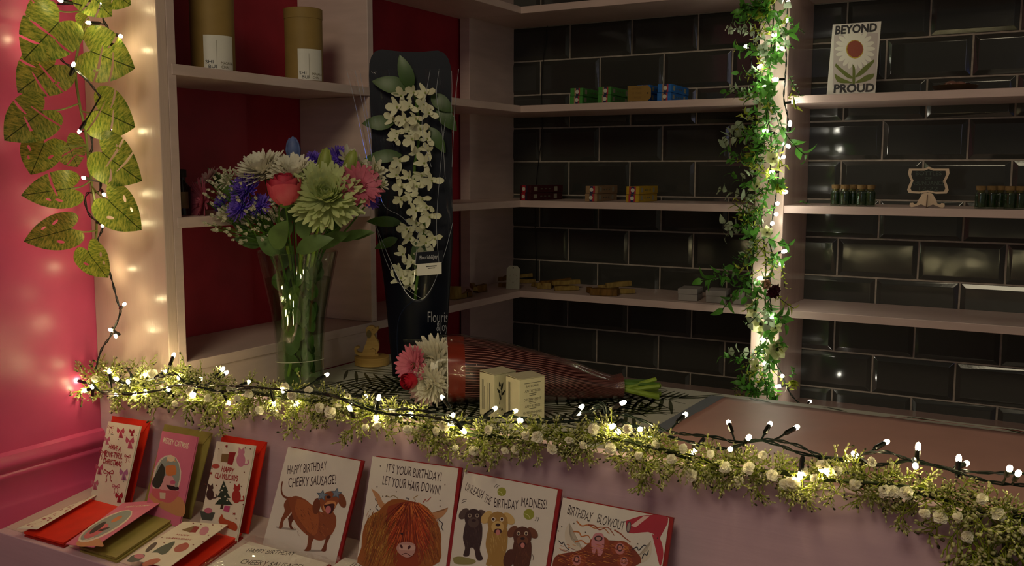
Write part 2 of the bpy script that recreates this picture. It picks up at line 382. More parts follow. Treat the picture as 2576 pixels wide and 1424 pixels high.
# lights hanging over the leaf garland in the left corner
LB = [(152,1,-1),(222,57,-1),(304,91,1.075),(85,92,-1.49),(295,117,1.10),(185,162,-1),(200,330,-1),(287,327,1.10),(210,447,-1),(262,490,1.085),(261,536,1.10),(258,568,1.085),(262,683,1.10),(313,765,1.09),(278,830,1.09),(291,846,1.09),(254,5,1.08),(120,-40,-1.48)]
def cornerP(x, y, k):
    if k < 0: return P(x, y, X=(-1.405 if k == -1 else k))
    return P(x, y, Y=k)
cl = [(110,-60),(120,0),(150,10),(205,8),(235,0),(252,10),(258,42),(262,55),(275,78),(268,95),(262,110)]
cl2 = [(140,108),(155,150),(190,175),(222,205),(252,243)]
cl3 = [(195,330),(225,335),(232,370),(225,400),(250,440),(250,480),(220,486),(215,510),(225,540),(250,562),(258,575),(245,610),(262,640),(280,700),(296,760),(303,785),(288,825),(275,850),(255,880),(240,930)]
light_string('string_lights', 'fairy light string trailing down the leaf garland in the pink corner', None,
    [[P(x, y, Y=1.085) for x, y in cl], [P(x, y, Y=1.03) for x, y in cl2], [P(x, y, Y=1.095) for x, y in cl3]],
    [cornerP(*b) for b in LB], WARM, .0040)
# lights round the flowered post
PBL = [(1983,6,2.30),(1980,50,2.31),(1877,117,2.33),(1948,88,2.31),(1967,122,2.29),(1913,167,2.31),(1950,200,2.31),(1921,213,2.30),(1999,256,2.33),(1925,330,2.31),(1987,310,2.33),(1983,368,2.31),(1971,395,2.30),(1941,433,2.30),(1976,483,2.31),
 (1956,512,2.30),(1953,539,2.30),(1943,562,2.31),(1974,632,2.31),(1967,665,2.30),(1912,700,2.32),(1942,800,2.30),(1915,826,2.32),(1919,853,2.33),(1916,883,2.33),(1925,914,2.33),(1968,946,2.31),(1957,972,2.32),(2037,1010,2.42)]
cp = [(1982,-60),(1981,30),(1975,90),(1978,150),(1974,210),(1972,250),(1982,300),(1975,350),(1962,410),(1955,470),(1945,540),(1935,600),(1944,650),(1938,700),(1936,740),(1942,790),(1940,830),(1945,880),(1955,920),(1968,945),(1985,985),(2005,1010),(2030,1030)]
cp2 = [(1892,170),(1893,210),(1925,280),(1945,330)]
light_string('string_lights', 'cool white fairy lights running down the flowered post', None,
    [[P(x, y, Y=2.325) for x, y in cp], [P(x, y, Y=2.32) for x, y in [(1900,60),(1893,117),(1890,150),(1893,190)]]],
    [P(x, y, Y=Y) for x, y, Y in PBL], COOL, .0062)
# ================================================================ baby's-breath garland along the counter
STEMG = mat('sprig_stem_green', '#9aa63a', .5, .3, noise=.25, nscale=40, trans=.3)
BUDG = mat('sprig_bud_cream_green', '#c9c890', .5, .3, noise=.15, nscale=60, trans=.3)
BUDD = mat('sprig_bud_dark_olive', '#35351a', .5, .3)
BLOSW = mat('paper_white_blossom', '#fbf6e2', .6, .2, noise=.05, nscale=80, trans=.35)
VINE = mat('vine_dark_green', '#2f3a17', .5, .3)
def sprig_mb(seed, L=.058, nb=7):
    R = random.Random(seed); mb = MB()
    pts = [Vector((0, 0, 0))]; d = Vector((0, 0, 1)); bend = Vector((R.uniform(-1, 1), R.uniform(-1, 1), 0))*.32
    for i in range(6): d = (d+bend*.35).normalized(); pts.append(pts[-1]+d*L/6)
    mb.tube(pts, [.0015-.00012*i for i in range(7)], 4, 0)
    def bud(p, d, s):
        k = 1 if R.random() < .86 else 2
        M = frame(p, d)
        mb.ball((0, 0, s*.7), s, k, M, 5, 4, (.8, .8, 1.25))
    def twig(p, d, l, lev):
        q = p+d*l; c = p+d*l*.5+Vector((R.uniform(-1, 1), R.uniform(-1, 1), R.uniform(-1, 1)))*l*.14
        mb.tube([p, c, q], [.0011, .0010, .0009], 3, 0, cap=False)
        n = R.choice((2, 3, 3)) if lev == 0 else 0
        for k in range(n):
            dd = (d+Vector((R.uniform(-1, 1), R.uniform(-1, 1), R.uniform(-1, 1)))*.85).normalized()
            twig(q if k else c, dd, l*R.uniform(.35, .65), 1)
        if lev: bud(q, d, R.uniform(.0018, .0031))
        else: bud(q, d, R.uniform(.0022, .0033))
    for i in range(nb):
        k = R.uniform(.15, 1)*6; a = int(min(5, k)); p = pts[a].lerp(pts[a+1], k-a)
        ax = (pts[a+1]-pts[a]).normalized(); s = Vector((R.uniform(-1, 1), R.uniform(-1, 1), R.uniform(-.3, .6))).normalized()
        twig(p, (ax*.7+s).normalized(), L*R.uniform(.22, .42), 0)
    return mb
def blossom_mb(r=.0062, seed=0):
    R = random.Random(seed); mb = MB()
    for k in range(9):
        a = 2*PI*k/9*2.4; t = .25+.1*k
        n = Vector((math.cos(a)*t, math.sin(a)*t, .9)).normalized()
        M = frame(n*r*.35, n)
        vs = []; N = 6
        for j in range(N): an = 2*PI*j/N; rr = r*R.uniform(.50, .68); vs.append((rr*math.cos(an), rr*math.sin(an), r*.32+R.uniform(-.1, .15)*r))
        vs.append((0, 0, 0)); mb.add(vs, [(j, (j+1) % N, N) for j in range(N)], 0, M)
    mb.ball((0, 0, 0), r*.55, 0, None, 7, 5)
    mb.tube([(0, 0, -r*.4), (0, 0, -r*2.6)], .0006, 4, 1)
    return mb
SPV = [sprig_mb(100+i, .050+.006*(i % 3), 6+i % 3) for i in range(8)]
BLV = [blossom_mb(.0068+.0006*i, i) for i in range(4)]
def mesh_of(mb, name, mats):
    me = bpy.data.meshes.new(name); me.from_pydata(mb.v, [], mb.f)
    for m_ in mats: me.materials.append(m_)
    me.polygons.foreach_set('material_index', mb.m); me.polygons.foreach_set('use_smooth', [True]*len(me.polygons)); me.update(); return me
def flat_(me): me.polygons.foreach_set('use_smooth', [False]*len(me.polygons)); return me
SPM = [mesh_of(s, 'sprig', [STEMG, BUDG, BUDD]) for s in SPV]
BLM = [flat_(mesh_of(s, 'blossom', [BLOSW, STEMG])) for s in BLV]
# centre line of the garland in the photo and how far it spreads up and down there
GC = [(232,955,45,40),(290,960,55,55),(360,965,50,60),(450,960,55,75),(540,985,45,80),(640,990,45,55),(740,1005,50,50),(830,1015,45,50),(920,1040,40,50),(1000,1060,35,45),(1080,1075,45,55),(1160,1090,40,50),
      (1240,1100,30,55),(1320,1100,40,50),(1400,1095,35,60),(1480,1100,55,60),(1560,1105,60,55),(1640,1125,50,75),(1720,1150,60,55),(1800,1170,45,45),(1880,1180,60,50),(1960,1190,55,65),(2040,1205,45,55),(2120,1210,80,55),(2200,1215,70,50),(2290,1235,50,55),(2380,1260,55,75),(2460,1285,65,110),(2540,1300,75,110),(2620,1320,80,100)]
def gl(x):
    for a, b in zip(GC, GC[1:]):
        if a[0] <= x <= b[0]:
            t = (x-a[0])/(b[0]-a[0]); return [a[i]+(b[i]-a[i])*t for i in (1, 2, 3)]
    return GC[0][1:] if x < GC[0][0] else GC[-1][1:]
gar = thing('flower_garland', "artificial baby's breath garland draped along the counter edge", 'garland', P(1400, 1095, Y=1.12))
YG = 1.112
core = smoothpath([P(x, y, Y=YG+.008*math.sin(i)) for i, (x, y, a, b) in enumerate(GC)], 3)
mb = MB(); mb.tube(core, .0024, 6); mb.tube([p+Vector((0, -.006, .004+.003*math.sin(i*.6))) for i, p in enumerate(core)], .0015, 5)
mb.build('vine', VINE, gar)
RG = random.Random(5)
def put(me, M, name, par, base):
    o = bpy.data.objects.new(name, me); COL.objects.link(o); o.parent = par
    o.matrix_local = Matrix.Translation(-base) @ M; BASE[o.name] = Vector((0, 0, 0)); return o
spr = []
x = 215.0
while x < 2640:
    y, ua, da = gl(x); z = depth(P(x, y, Y=YG))
    step = 4.9 if x < 1500 else 4.9*(1+(x-1500)/2600)
    for k in range(1):
        s = 1.05 if x < 1000 else 1.0
        isup = RG.random() < .47
        p0 = P(x+RG.uniform(-8, 8), y+RG.uniform(-10, 12), Y=YG+RG.uniform(-.008, .012))
        v = RG.uniform(.25, 1.0); a = RG.choice((-1, 1))*RG.uniform(.35, 1.5)
        out = RG.uniform(.1, .75)
        d = Vector((a, -out, v if isup else -v*.9)).normalized()
        if p0.y+d.y*.05 > 1.126 and p0.z < ZLIP+.01: d.y = -abs(d.y)
        sc_ = ((ua if isup else da)/66.0)*RG.uniform(.74, 1.06)*(z/1.75)
        if x > 2300: sc_ *= 1.0
        M = frame(p0, d) @ Matrix.Rotation(RG.uniform(0, 6.28), 4, 'Z') @ Matrix.Scale(max(.55, min(1.5, sc_)), 4)
        spr.append((M, RG.randrange(8)))
    x += step*RG.uniform(.7, 1.3)*(.8 if 200 < x < 640 else 1)
# low hanging twigs
for hx, hy, n in ((1090,1095,2),(540,1040,3),(1625,1160,3),(2300,1265,2),(2440,1340,6),(2500,1360,6),(2550,1390,6),(730,1035,2),(1235,1125,2),(900,1070,2)):
    for i in range(n):
        p0 = P(hx+RG.uniform(-25, 25), hy+RG.uniform(-20, 8), Y=YG-.012)
        d = Vector((RG.uniform(-.6, .6), -RG.uniform(.05, .3), -1)).normalized()
        M = frame(p0, d) @ Matrix.Rotation(RG.uniform(0, 6.28), 4, 'Z') @ Matrix.Scale(RG.uniform(.8, 1.15)*(.62 if hx < 2400 else 1), 4)
        spr.append((M, RG.randrange(8)))
base = Vector(gar.location)
order = sorted(range(len(spr)), key=lambda i: (spr[i][0].translation-CAM).length/spr[i][0].to_scale().x)
big = set(order[:100])
rest = MB()
for i, (M, k) in enumerate(spr):
    if i in big: put(SPM[k], M, 'sprig', gar, base)
    else: rest.merge(SPV[k], M)
tag(rest.build('sprig', [STEMG, BUDG, BUDD], gar), kind='stuff')
nbl = 0; x = 240
while x < 2600 and nbl < 96:
    y, ua, da = gl(x)
    p0 = P(x, y+RG.uniform(-ua*.75, da*.8), Y=YG-RG.uniform(.012, .03))
    d = (TC+rv()*.9+Vector((0, 0, .2))).normalized()
    put(BLM[RG.randrange(4)], frame(p0, d) @ Matrix.Scale(RG.uniform(.8, 1.25), 4), 'blossom', gar, base)
    x += RG.uniform(18, 46); nbl += 1
# ================================================================ leaf-and-blossom garland down the post
LFG = mat('garland_leaf_green', '#5c9a3c', .42, .4, noise=.35, nscale=25, trans=.3)
LFP = mat('garland_leaf_sage', '#b4c6a6', .55, .3, noise=.15, nscale=40, trans=.25)
LFL = mat('garland_leaf_lime', '#b4c04c', .5, .3, noise=.25, nscale=30, trans=.35)
PTP = mat('garland_petal_pale', '#cfd3a0', .5, .3, noise=.12, nscale=50, trans=.35)
BURG = mat('garland_petal_burgundy', '#3a0d1c', .6, .3, noise=.2, nscale=90)
PEACH = mat('garland_petal_peach', '#c79a80', .6, .3)
def leaf(mb, M, L, W, m=0, curl=.25, fold=.18, n=5, tip=1.0, round_=.5):
    vs = []; fs = []
    for i in range(n+1):
        t = i/n; w = W*.5*math.sin(PI*min(1, t**round_ if round_ < 1 else t))**(.8) if 0 < i < n else (W*.06 if i == 0 else 0)
        z = curl*L*(t*(1-t)*1.2 - t*t*.45); x_ = L*t
        vs += [(x_, -w, z+abs(w)*fold), (x_, 0, z), (x_, w, z+abs(w)*fold)]
    for i in range(n):
        a = i*3; fs += [(a, a+3, a+4, a+1), (a+1, a+4, a+5, a+2)]
    mb.add(vs, fs, m, M)
def leafy_mb(seed, n=9, L=.09, ll=.026, lw=.011, m=0):
    R = random.Random(seed); mb = MB(); pts = [Vector((0, 0, 0))]; d = Vector((0, 0, 1)); b = Vector((R.uniform(-1, 1), R.uniform(-1, 1), 0))*.3
    for i in range(6): d = (d+b*.3).normalized(); pts.append(pts[-1]+d*L/6)
    mb.tube(pts, .0009, 4, 1)
    for i in range(n):
        k = (i+.6)/n*6; a = int(min(5, k)); p = pts[a].lerp(pts[a+1], k-a); ax = (pts[a+1]-pts[a]).normalized()
        an = i*2.4+R.uniform(-.3, .3); s = Vector((math.cos(an), math.sin(an), 0)); s = (s-ax*s.dot(ax)).normalized()
        x_ = (s+ax*.7).normalized(); zz = (ax-x_*ax.dot(x_)).normalized(); M = fr3(p, x_, zz.cross(x_), zz)
        leaf(mb, M, ll*R.uniform(.7, 1.2), lw*R.uniform(.8, 1.2), m, R.uniform(.1, .5))
    return mb
def bloom_mb(seed, n=6, L=.020, W=.014, m=2, layers=2, open_=.9):
    R = random.Random(seed); mb = MB()
    for l in range(layers):
        for i in range(n):
            an = 2*PI*(i+.5*l)/n; el = open_-.45*l
            x_ = Vector((math.cos(an)*math.sin(el*1.3), math.sin(an)*math.sin(el*1.3), math.cos(el*1.3)))
            s = Vector((-math.sin(an), math.cos(an), 0)); zz = x_.cross(s)
            leaf(mb, fr3((0, 0, 0), x_, s, zz), L*(1-.15*l)*R.uniform(.85, 1.1), W, m, -.3, .25, 4)
    mb.ball((0, 0, .001), L*.14, 1, None, 6, 4)
    mb.tube([(0, 0, 0), (0, 0, -.02)], .0012, 4, 1)
    return mb
pg = thing('leaf_garland', 'mixed green leaf and pale blossom garland hanging down the shelf post', 'garland', (-.637, 2.33, 1.4))
V5 = [VINE]
gv = smoothpath([P(x, y, Y=2.335) for x, y in [(1950,-80),(1945,60),(1935,170),(1930,260),(1940,360),(1935,450),(1915,540),(1925,640),(1925,740),(1925,820),(1920,900),(1930,1000)]], 4)
mb = MB(); mb.tube(gv, .0018, 5); mb.build('vine', VINE, pg)
LV = [(mesh_of(leafy_mb(200+i, 9, .085, .028, .013), 'leaf_sprig', [LFG, VINE]), 'leaf_sprig') for i in range(3)] + \
     [(mesh_of(leafy_mb(210+i, 10, .07, .018, .006), 'leaf_sprig', [LFL, VINE]), 'leaf_sprig') for i in range(3)] + \
     [(mesh_of(leafy_mb(220+i, 6, .075, .024, .021), 'sage_sprig', [LFP, VINE]), 'sage_sprig') for i in range(2)] + \
     [(mesh_of(leafy_mb(230+i, 14, .06, .010, .004), 'fern_sprig', [LFG, VINE]), 'fern_sprig') for i in range(2)]
BV = [mesh_of(bloom_mb(1, 5, .026, .022, 2, 1), 'pale_blossom', [LFG, VINE, PTP]), mesh_of(bloom_mb(2, 9, .026, .010, 2, 2, .8), 'spider_blossom', [LFG, VINE, LFL]),
      mesh_of(bloom_mb(3, 9, .013, .009, 2, 2, 1.1), 'small_bloom', [LFG, VINE, BURG]), mesh_of(bloom_mb(4, 8, .014, .010, 2, 2, 1.0), 'small_bloom', [LFG, VINE, PEACH])]
pbase = Vector(pg.location); RP = random.Random(11)
def post_x(y):
    k = [(-60,1950),(60,1945),(170,1935),(260,1930),(360,1940),(450,1930),(540,1915),(640,1925),(740,1930),(820,1925),(900,1920),(1010,1935)]
    for (y0, x0), (y1, x1) in zip(k, k[1:]):
        if y0 <= y <= y1: return x0+(x1-x0)*(y-y0)/(y1-y0)
    return 1930
def pput(me, x, y, d, s, name, Y=2.322):
    put(me, frame(P(x, y, Y=Y), d) @ Matrix.Rotation(RP.uniform(0, 6.28), 4, 'Z') @ Matrix.Scale(s, 4), name, pg, pbase)
y = -60.0
while y < 1000:
    dens = 5.5 if y < 620 or y > 870 else 10
    side = RP.choice((-1, -1, 1)) if y < 700 else RP.choice((-1, 1))
    d = Vector((side*RP.uniform(.15, .8), -RP.uniform(.25, .7), RP.uniform(-1, .5))).normalized()
    me, nm = LV[RP.choice((0, 0, 1, 1, 2, 3, 4, 5, 6, 8, 9))]
    pput(me, post_x(y)+RP.uniform(-22, 14), y, d, RP.uniform(.72, 1.1), nm)
    y += dens*RP.uniform(.7, 1.3)
# the ones that stick out and are easy to see
for x, y, dx, dz, k, s in [(1900,70,-1,.0,6,.9),(1890,85,-.7,.3,6,.8),(1895,230,-1,.1,6,.8),(1885,320,-.9,-.3,7,1.0),(1870,310,-1,-.5,7,.9),(1895,265,-.3,-1,6,1.1),(1975,40,.6,-.4,9,.9),(1985,60,1,-.3,9,.8),(1985,190,.5,-1,8,1.0),(1990,215,.3,-1,3,1.0),(1960,300,.4,-1,0,1.4),(1935,300,.0,-1,0,1.2),(1900,500,-.9,.3,6,1.2),(1890,575,-1,.1,7,1.0),(1880,560,-.8,-.4,6,.9),
                          (1890,650,-.9,-.5,0,1.3),(1885,690,-.6,-1,0,1.4),(1870,680,-.9,-.4,1,1.3),(1905,640,-.4,-1,0,1.3),(1950,740,.5,-.3,3,1.0),(1905,890,-1,.2,6,1.0),(1895,900,-.9,-.2,0,.9),(1890,930,-.7,-1,6,.8),(1935,930,.1,-1,0,1.2),(1915,950,-.2,-1,0,1.2),(1990,950,.4,.6,9,.9),(1950,640,.2,-.9,5,.9),(1965,650,.3,-1,5,1.0)]:
    pput(LV[k][0], x, y, (dx, -.45, dz), s, LV[k][1], 2.31)
for x, y, dx, dz, k, s in [(1942,10,-.3,.9,1,1.0),(1925,25,-.2,-.2,1,1.2),(1900,395,-1,.1,1,1.1),(1945,400,.1,.2,0,.9),(1958,470,.8,-.1,1,.9),(1917,262,-1,.0,0,.7),(1930,715,-.2,.1,3,1.2),(1945,735,.2,.1,2,1.5),(1952,728,.5,.3,2,1.1),(1900,780,-.7,.2,0,1.1),(1915,815,-.5,-.3,0,1.3),(1950,825,.6,.0,0,.8),
                          (1955,880,.4,.2,0,1.2),(1945,895,-.2,.1,0,1.0),(1995,960,.3,-.6,1,.8),(1905,920,-.6,.2,0,.9),(1905,470,-.5,.6,0,.9),(1930,585,-.1,.3,0,.8)]:
    pput(BV[k], x, y, (dx, -.9, dz), s, BV[k].name.split('.')[0], 2.30)
# ================================================================ monstera leaf garland in the pink corner
def monstera_mat():
    m = mat('monstera_leaf', '#4c6420', .42, .45, trans=.55); nt = m.node_tree; N = nt.nodes; L = nt.links
    b = N['Principled BSDF']; tl = [n for n in N if n.type == 'BSDF_TRANSLUCENT'][0]
    uv = N.new('ShaderNodeAttribute'); uv.attribute_name = 'leafpos'; sp = N.new('ShaderNodeSeparateXYZ'); L.new(uv.outputs['Vector'], sp.inputs[0])
    # veins: stripes that run outwards and forwards from the midrib
    ab = N.new('ShaderNodeMath'); ab.operation = 'ABSOLUTE'; L.new(sp.outputs[1], ab.inputs[0])
    mu = N.new('ShaderNodeMath'); mu.operation = 'MULTIPLY_ADD'; mu.inputs[1].default_value = -.55; L.new(ab.outputs[0], mu.inputs[0]); L.new(sp.outputs[0], mu.inputs[2])
    ns = N.new('ShaderNodeTexNoise'); ns.inputs['Scale'].default_value = 7; ns.inputs['Detail'].default_value = 5; ns.inputs['Roughness'].default_value = .7
    cb = N.new('ShaderNodeCombineXYZ'); k1 = N.new('ShaderNodeMath'); k1.operation = 'MULTIPLY'; k1.inputs[1].default_value = 3.2; L.new(mu.outputs[0], k1.inputs[0])
    L.new(k1.outputs[0], cb.inputs[0]); L.new(ab.outputs[0], cb.inputs[1]); L.new(cb.outputs[0], ns.inputs['Vector'])
    r = N.new('ShaderNodeValToRGB'); e = r.color_ramp.elements; e[0].position = .38; e[1].position = .62
    e[0].color = (*srgb('#4c7420'), 1); e[1].color = (*srgb('#b6bc52'), 1); L.new(ns.outputs[0], r.inputs[0])
    mr = N.new('ShaderNodeMath'); mr.operation = 'LESS_THAN'; mr.inputs[1].default_value = .011; L.new(ab.outputs[0], mr.inputs[0])
    mx = N.new('ShaderNodeMixRGB'); mx.inputs[2].default_value = (*srgb('#3a4a18'), 1); L.new(mr.outputs[0], mx.inputs[0]); L.new(r.outputs[0], mx.inputs[1])
    L.new(mx.outputs[0], b.inputs['Base Color']); L.new(mx.outputs[0], tl.inputs[0]); return m
MON = monstera_mat(); MONR = mat('monstera_leaf_edge', '#a9a86a', .5)
def mon_mb(slits, holes, wid=1.0, rag=0):
    """outline in leaf space: stalk joins at (0,0), tip at (1,0)"""
    up = [(0, 0), (-.10, .05), (-.22, .16), (-.27, .30), (-.20, .44), (-.04, .54), (.14, .58), (.34, .56), (.54, .48), (.72, .35), (.88, .17), (1.0, 0)]
    def side(sgn):
        pts = [Vector((a, b*wid*.92, 0)) for a, b in up]; pts = smoothpath(pts, 5); out = []
        L_ = [p for p in pts]; i = 0; n = len(L_)
        sl = sorted([s for s in slits if s[0]*sgn > 0], key=lambda s: abs(s[0]))
        for j, p in enumerate(L_):
            f = j/(n-1); out.append((p.x, p.y*sgn))
            for s in sl:
                if abs(s[0]) >= f and abs(s[0]) < f+1/(n-1):
                    q = L_[min(j+1, n-1)]; ins = Vector((s[1], s[2]*wid, 0)); w = s[3]
                    dr = (ins-p).normalized(); nr = Vector((-dr.y, dr.x, 0))
                    if nr.dot(q-p) < 0: nr = -nr
                    out += [((p+(ins-p)*.5-nr*w*.0).x, (p+(ins-p)*.5).y*sgn), ((ins).x, ins.y*sgn), ((ins+nr*w*.6-dr*w*.4).x, (ins+nr*w*.6-dr*w*.4).y*sgn), ((q+(ins-p)*.45+nr*w*.35).x, (q+(ins-p)*.45+nr*w*.35).y*sgn)]
        return out
    a = side(1); b = side(-1); loop = a+b[::-1][1:-1]
    cu = bpy.data.curves.new('l', 'CURVE'); cu.dimensions = '2D'; cu.fill_mode = 'BOTH'
    def addsp(pts):
        s = cu.splines.new('POLY'); s.points.add(len(pts)-1)
        for i, p in enumerate(pts): s.points[i].co = (p[0], p[1], 0, 1)
        s.use_cyclic_u = True
    addsp(loop)
    for hx, hy, rx, ry, an in holes:
        addsp([(hx+rx*math.cos(t)*math.cos(an)-ry*math.sin(t)*math.sin(an), hy+rx*math.cos(t)*math.sin(an)+ry*math.sin(t)*math.cos(an)) for t in [2*PI*i/14 for i in range(14)]])
    ob = bpy.data.objects.new('l', cu); COL.objects.link(ob); dg = bpy.context.evaluated_depsgraph_get(); me = ob.evaluated_get(dg).to_mesh()
    bm = bmesh.new(); bm.from_mesh(me); ob.evaluated_get(dg).to_mesh_clear(); bpy.data.objects.remove(ob); bpy.data.curves.remove(cu)
    bmesh.ops.remove_doubles(bm, verts=bm.verts, dist=1e-4)
    for k in range(-2, 10):
        bmesh.ops.bisect_plane(bm, geom=bm.verts[:]+bm.edges[:]+bm.faces[:], plane_co=(k*.1, 0, 0), plane_no=(1, 0, 0))
    for k in range(-5, 6):
        bmesh.ops.bisect_plane(bm, geom=bm.verts[:]+bm.edges[:]+bm.faces[:], plane_co=(0, k*.1+.0001, 0), plane_no=(0, 1, 0))
    return bm
SL1 = [(.62, .30, .16, .035), (.80, .52, .14, .03), (-.62, .28, -.18, .035), (-.80, .5, -.15, .03)]
SL2 = [(.70, .32, .17, .04), (-.60, .22, -.2, .035), (-.76, .45, -.14, .035)]
MV = [(SL1, []), (SL2, [(.25, -.30, .07, .025, .5)]), ([(-.66, .3, -.16, .04)], [(.3, .28, .08, .035, -.6), (.5, .22, .06, .03, -.7)]),
      ([], [(.28, .30, .085, .035, -.7), (.30, -.28, .085, .04, .6), (.55, .22, .06, .03, -.5)]), ([(.6, .28, .14, .05), (-.72, .35, -.14, .04), (-.45, .1, -.22, .03)], [])]
MVB = [mon_mb(*v) for v in MV]
mg = thing('monstera_garland', 'trailing garland of mottled green monstera leaves in the pink corner', 'garland', P(235, 40, X=-1.42))
# stalk x,y (px) ; tip x,y ; place: k<0 keeps to the pink wall ; variant ; mirrored ; width
LS = [((147,57),(62,148),-1.44,0,1,1.1),((228,129),(335,171),1.075,1,1,1.0),((136,164),(46,230),-1.47,1,-1,1.15),((248,277),(332,318),1.075,4,1,1.25),((106,280),(14,350),-1.45,4,-1,1.05),
      ((169,361),(200,425),-1.478,0,1,1.0),((111,361),(78,440),-1.462,3,-1,1.15),((258,384),(343,455),1.07,1,-1,1.1),((177,474),(62,490),-1.45,2,1,.85),((273,503),(346,578),1.075,3,1,1.05),
      ((177,576),(68,606),-1.47,3,-1,.85),((222,632),(262,703),1.06,3,1,1.35),((215,-28),(275,40),1.06,0,1,1.1),((275,-25),(325,12),1.085,4,-1,1.3),((120,20),(66,42),-1.475,2,1,1.3),((195,60),(232,92),-1.46,0,1,1.1)]
R5 = random.Random(3); stalk = MB()
spine = smoothpath([P(x, y, X=-1.452) for x, y in [(200,-60),(205,60),(190,170),(200,260),(215,330),(222,400),(232,470)]]+[P(x, y, Y=1.10) for x, y in [(240,520),(243,580),(236,630)]], 4)
spine = [Vector((max(p.x, XW+.02), min(p.y, YP-.02), p.z)) for p in spine]
stalk.tube(spine, .0022, 6)
for i, (b, t, k, v, mir, wd_) in enumerate(LS):
    if k < 0:
        A = P(*b, X=k+.012); B = P(*t, X=k)
        nrm = (Vector((1, 0, 0))*.8+TC*.75+Vector((0, 0, R5.uniform(-.1, .25))))
    else:
        A = P(*b, Y=k-.012); B = P(*t, Y=k)
        nrm = (Vector((0, -1, 0))*.8+TC*.5+Vector((R5.uniform(-.1, .2), 0, R5.uniform(-.1, .2))))
    xd = B-A; L_ = xd.length; xd.normalize(); nrm = (nrm-xd*nrm.dot(xd)).normalized(); yd = nrm.cross(xd)
    bm = MVB[v]; me = bpy.data.meshes.new('leaf'); bb = bm.copy(); co = [(q.co.x, q.co.y, 0) for q in bb.verts]
    cup = R5.uniform(.15, .35); droop = R5.uniform(.05, .2)
    for q in bb.verts:
        x, y = q.co.x, q.co.y*mir
        z = cup*y*y*.8 - droop*x*x + .015*math.sin(9*x+4*abs(y))
        w = A+(xd*x+yd*y*wd_*.92+nrm*z)*L_
        w.x = max(w.x, XW+.004)
        if w.x > XW: w.y = min(w.y, YP-.003)
        q.co = w-Vector(mg.location)
    bb.to_mesh(me); bb.free(); at = me.attributes.new('leafpos', 'FLOAT_VECTOR', 'POINT'); at.data.foreach_set('vector', [c for p_ in co for c in p_]); me.materials.append(MON)
    me.polygons.foreach_set('use_smooth', [True]*len(me.polygons))
    o = bpy.data.objects.new('leaf', me); COL.objects.link(o); o.parent = mg; BASE[o.name] = Vector(mg.location)
    near = min(spine, key=lambda s: (s-A).length)
    stalk.tube(smoothpath([near, near.lerp(A, .5)-Vector((0, 0, .004)), A], 3), .0014, 5)
stalk.build('vine', mat('monstera_vine', '#7c8440', .5, trans=.2), mg)
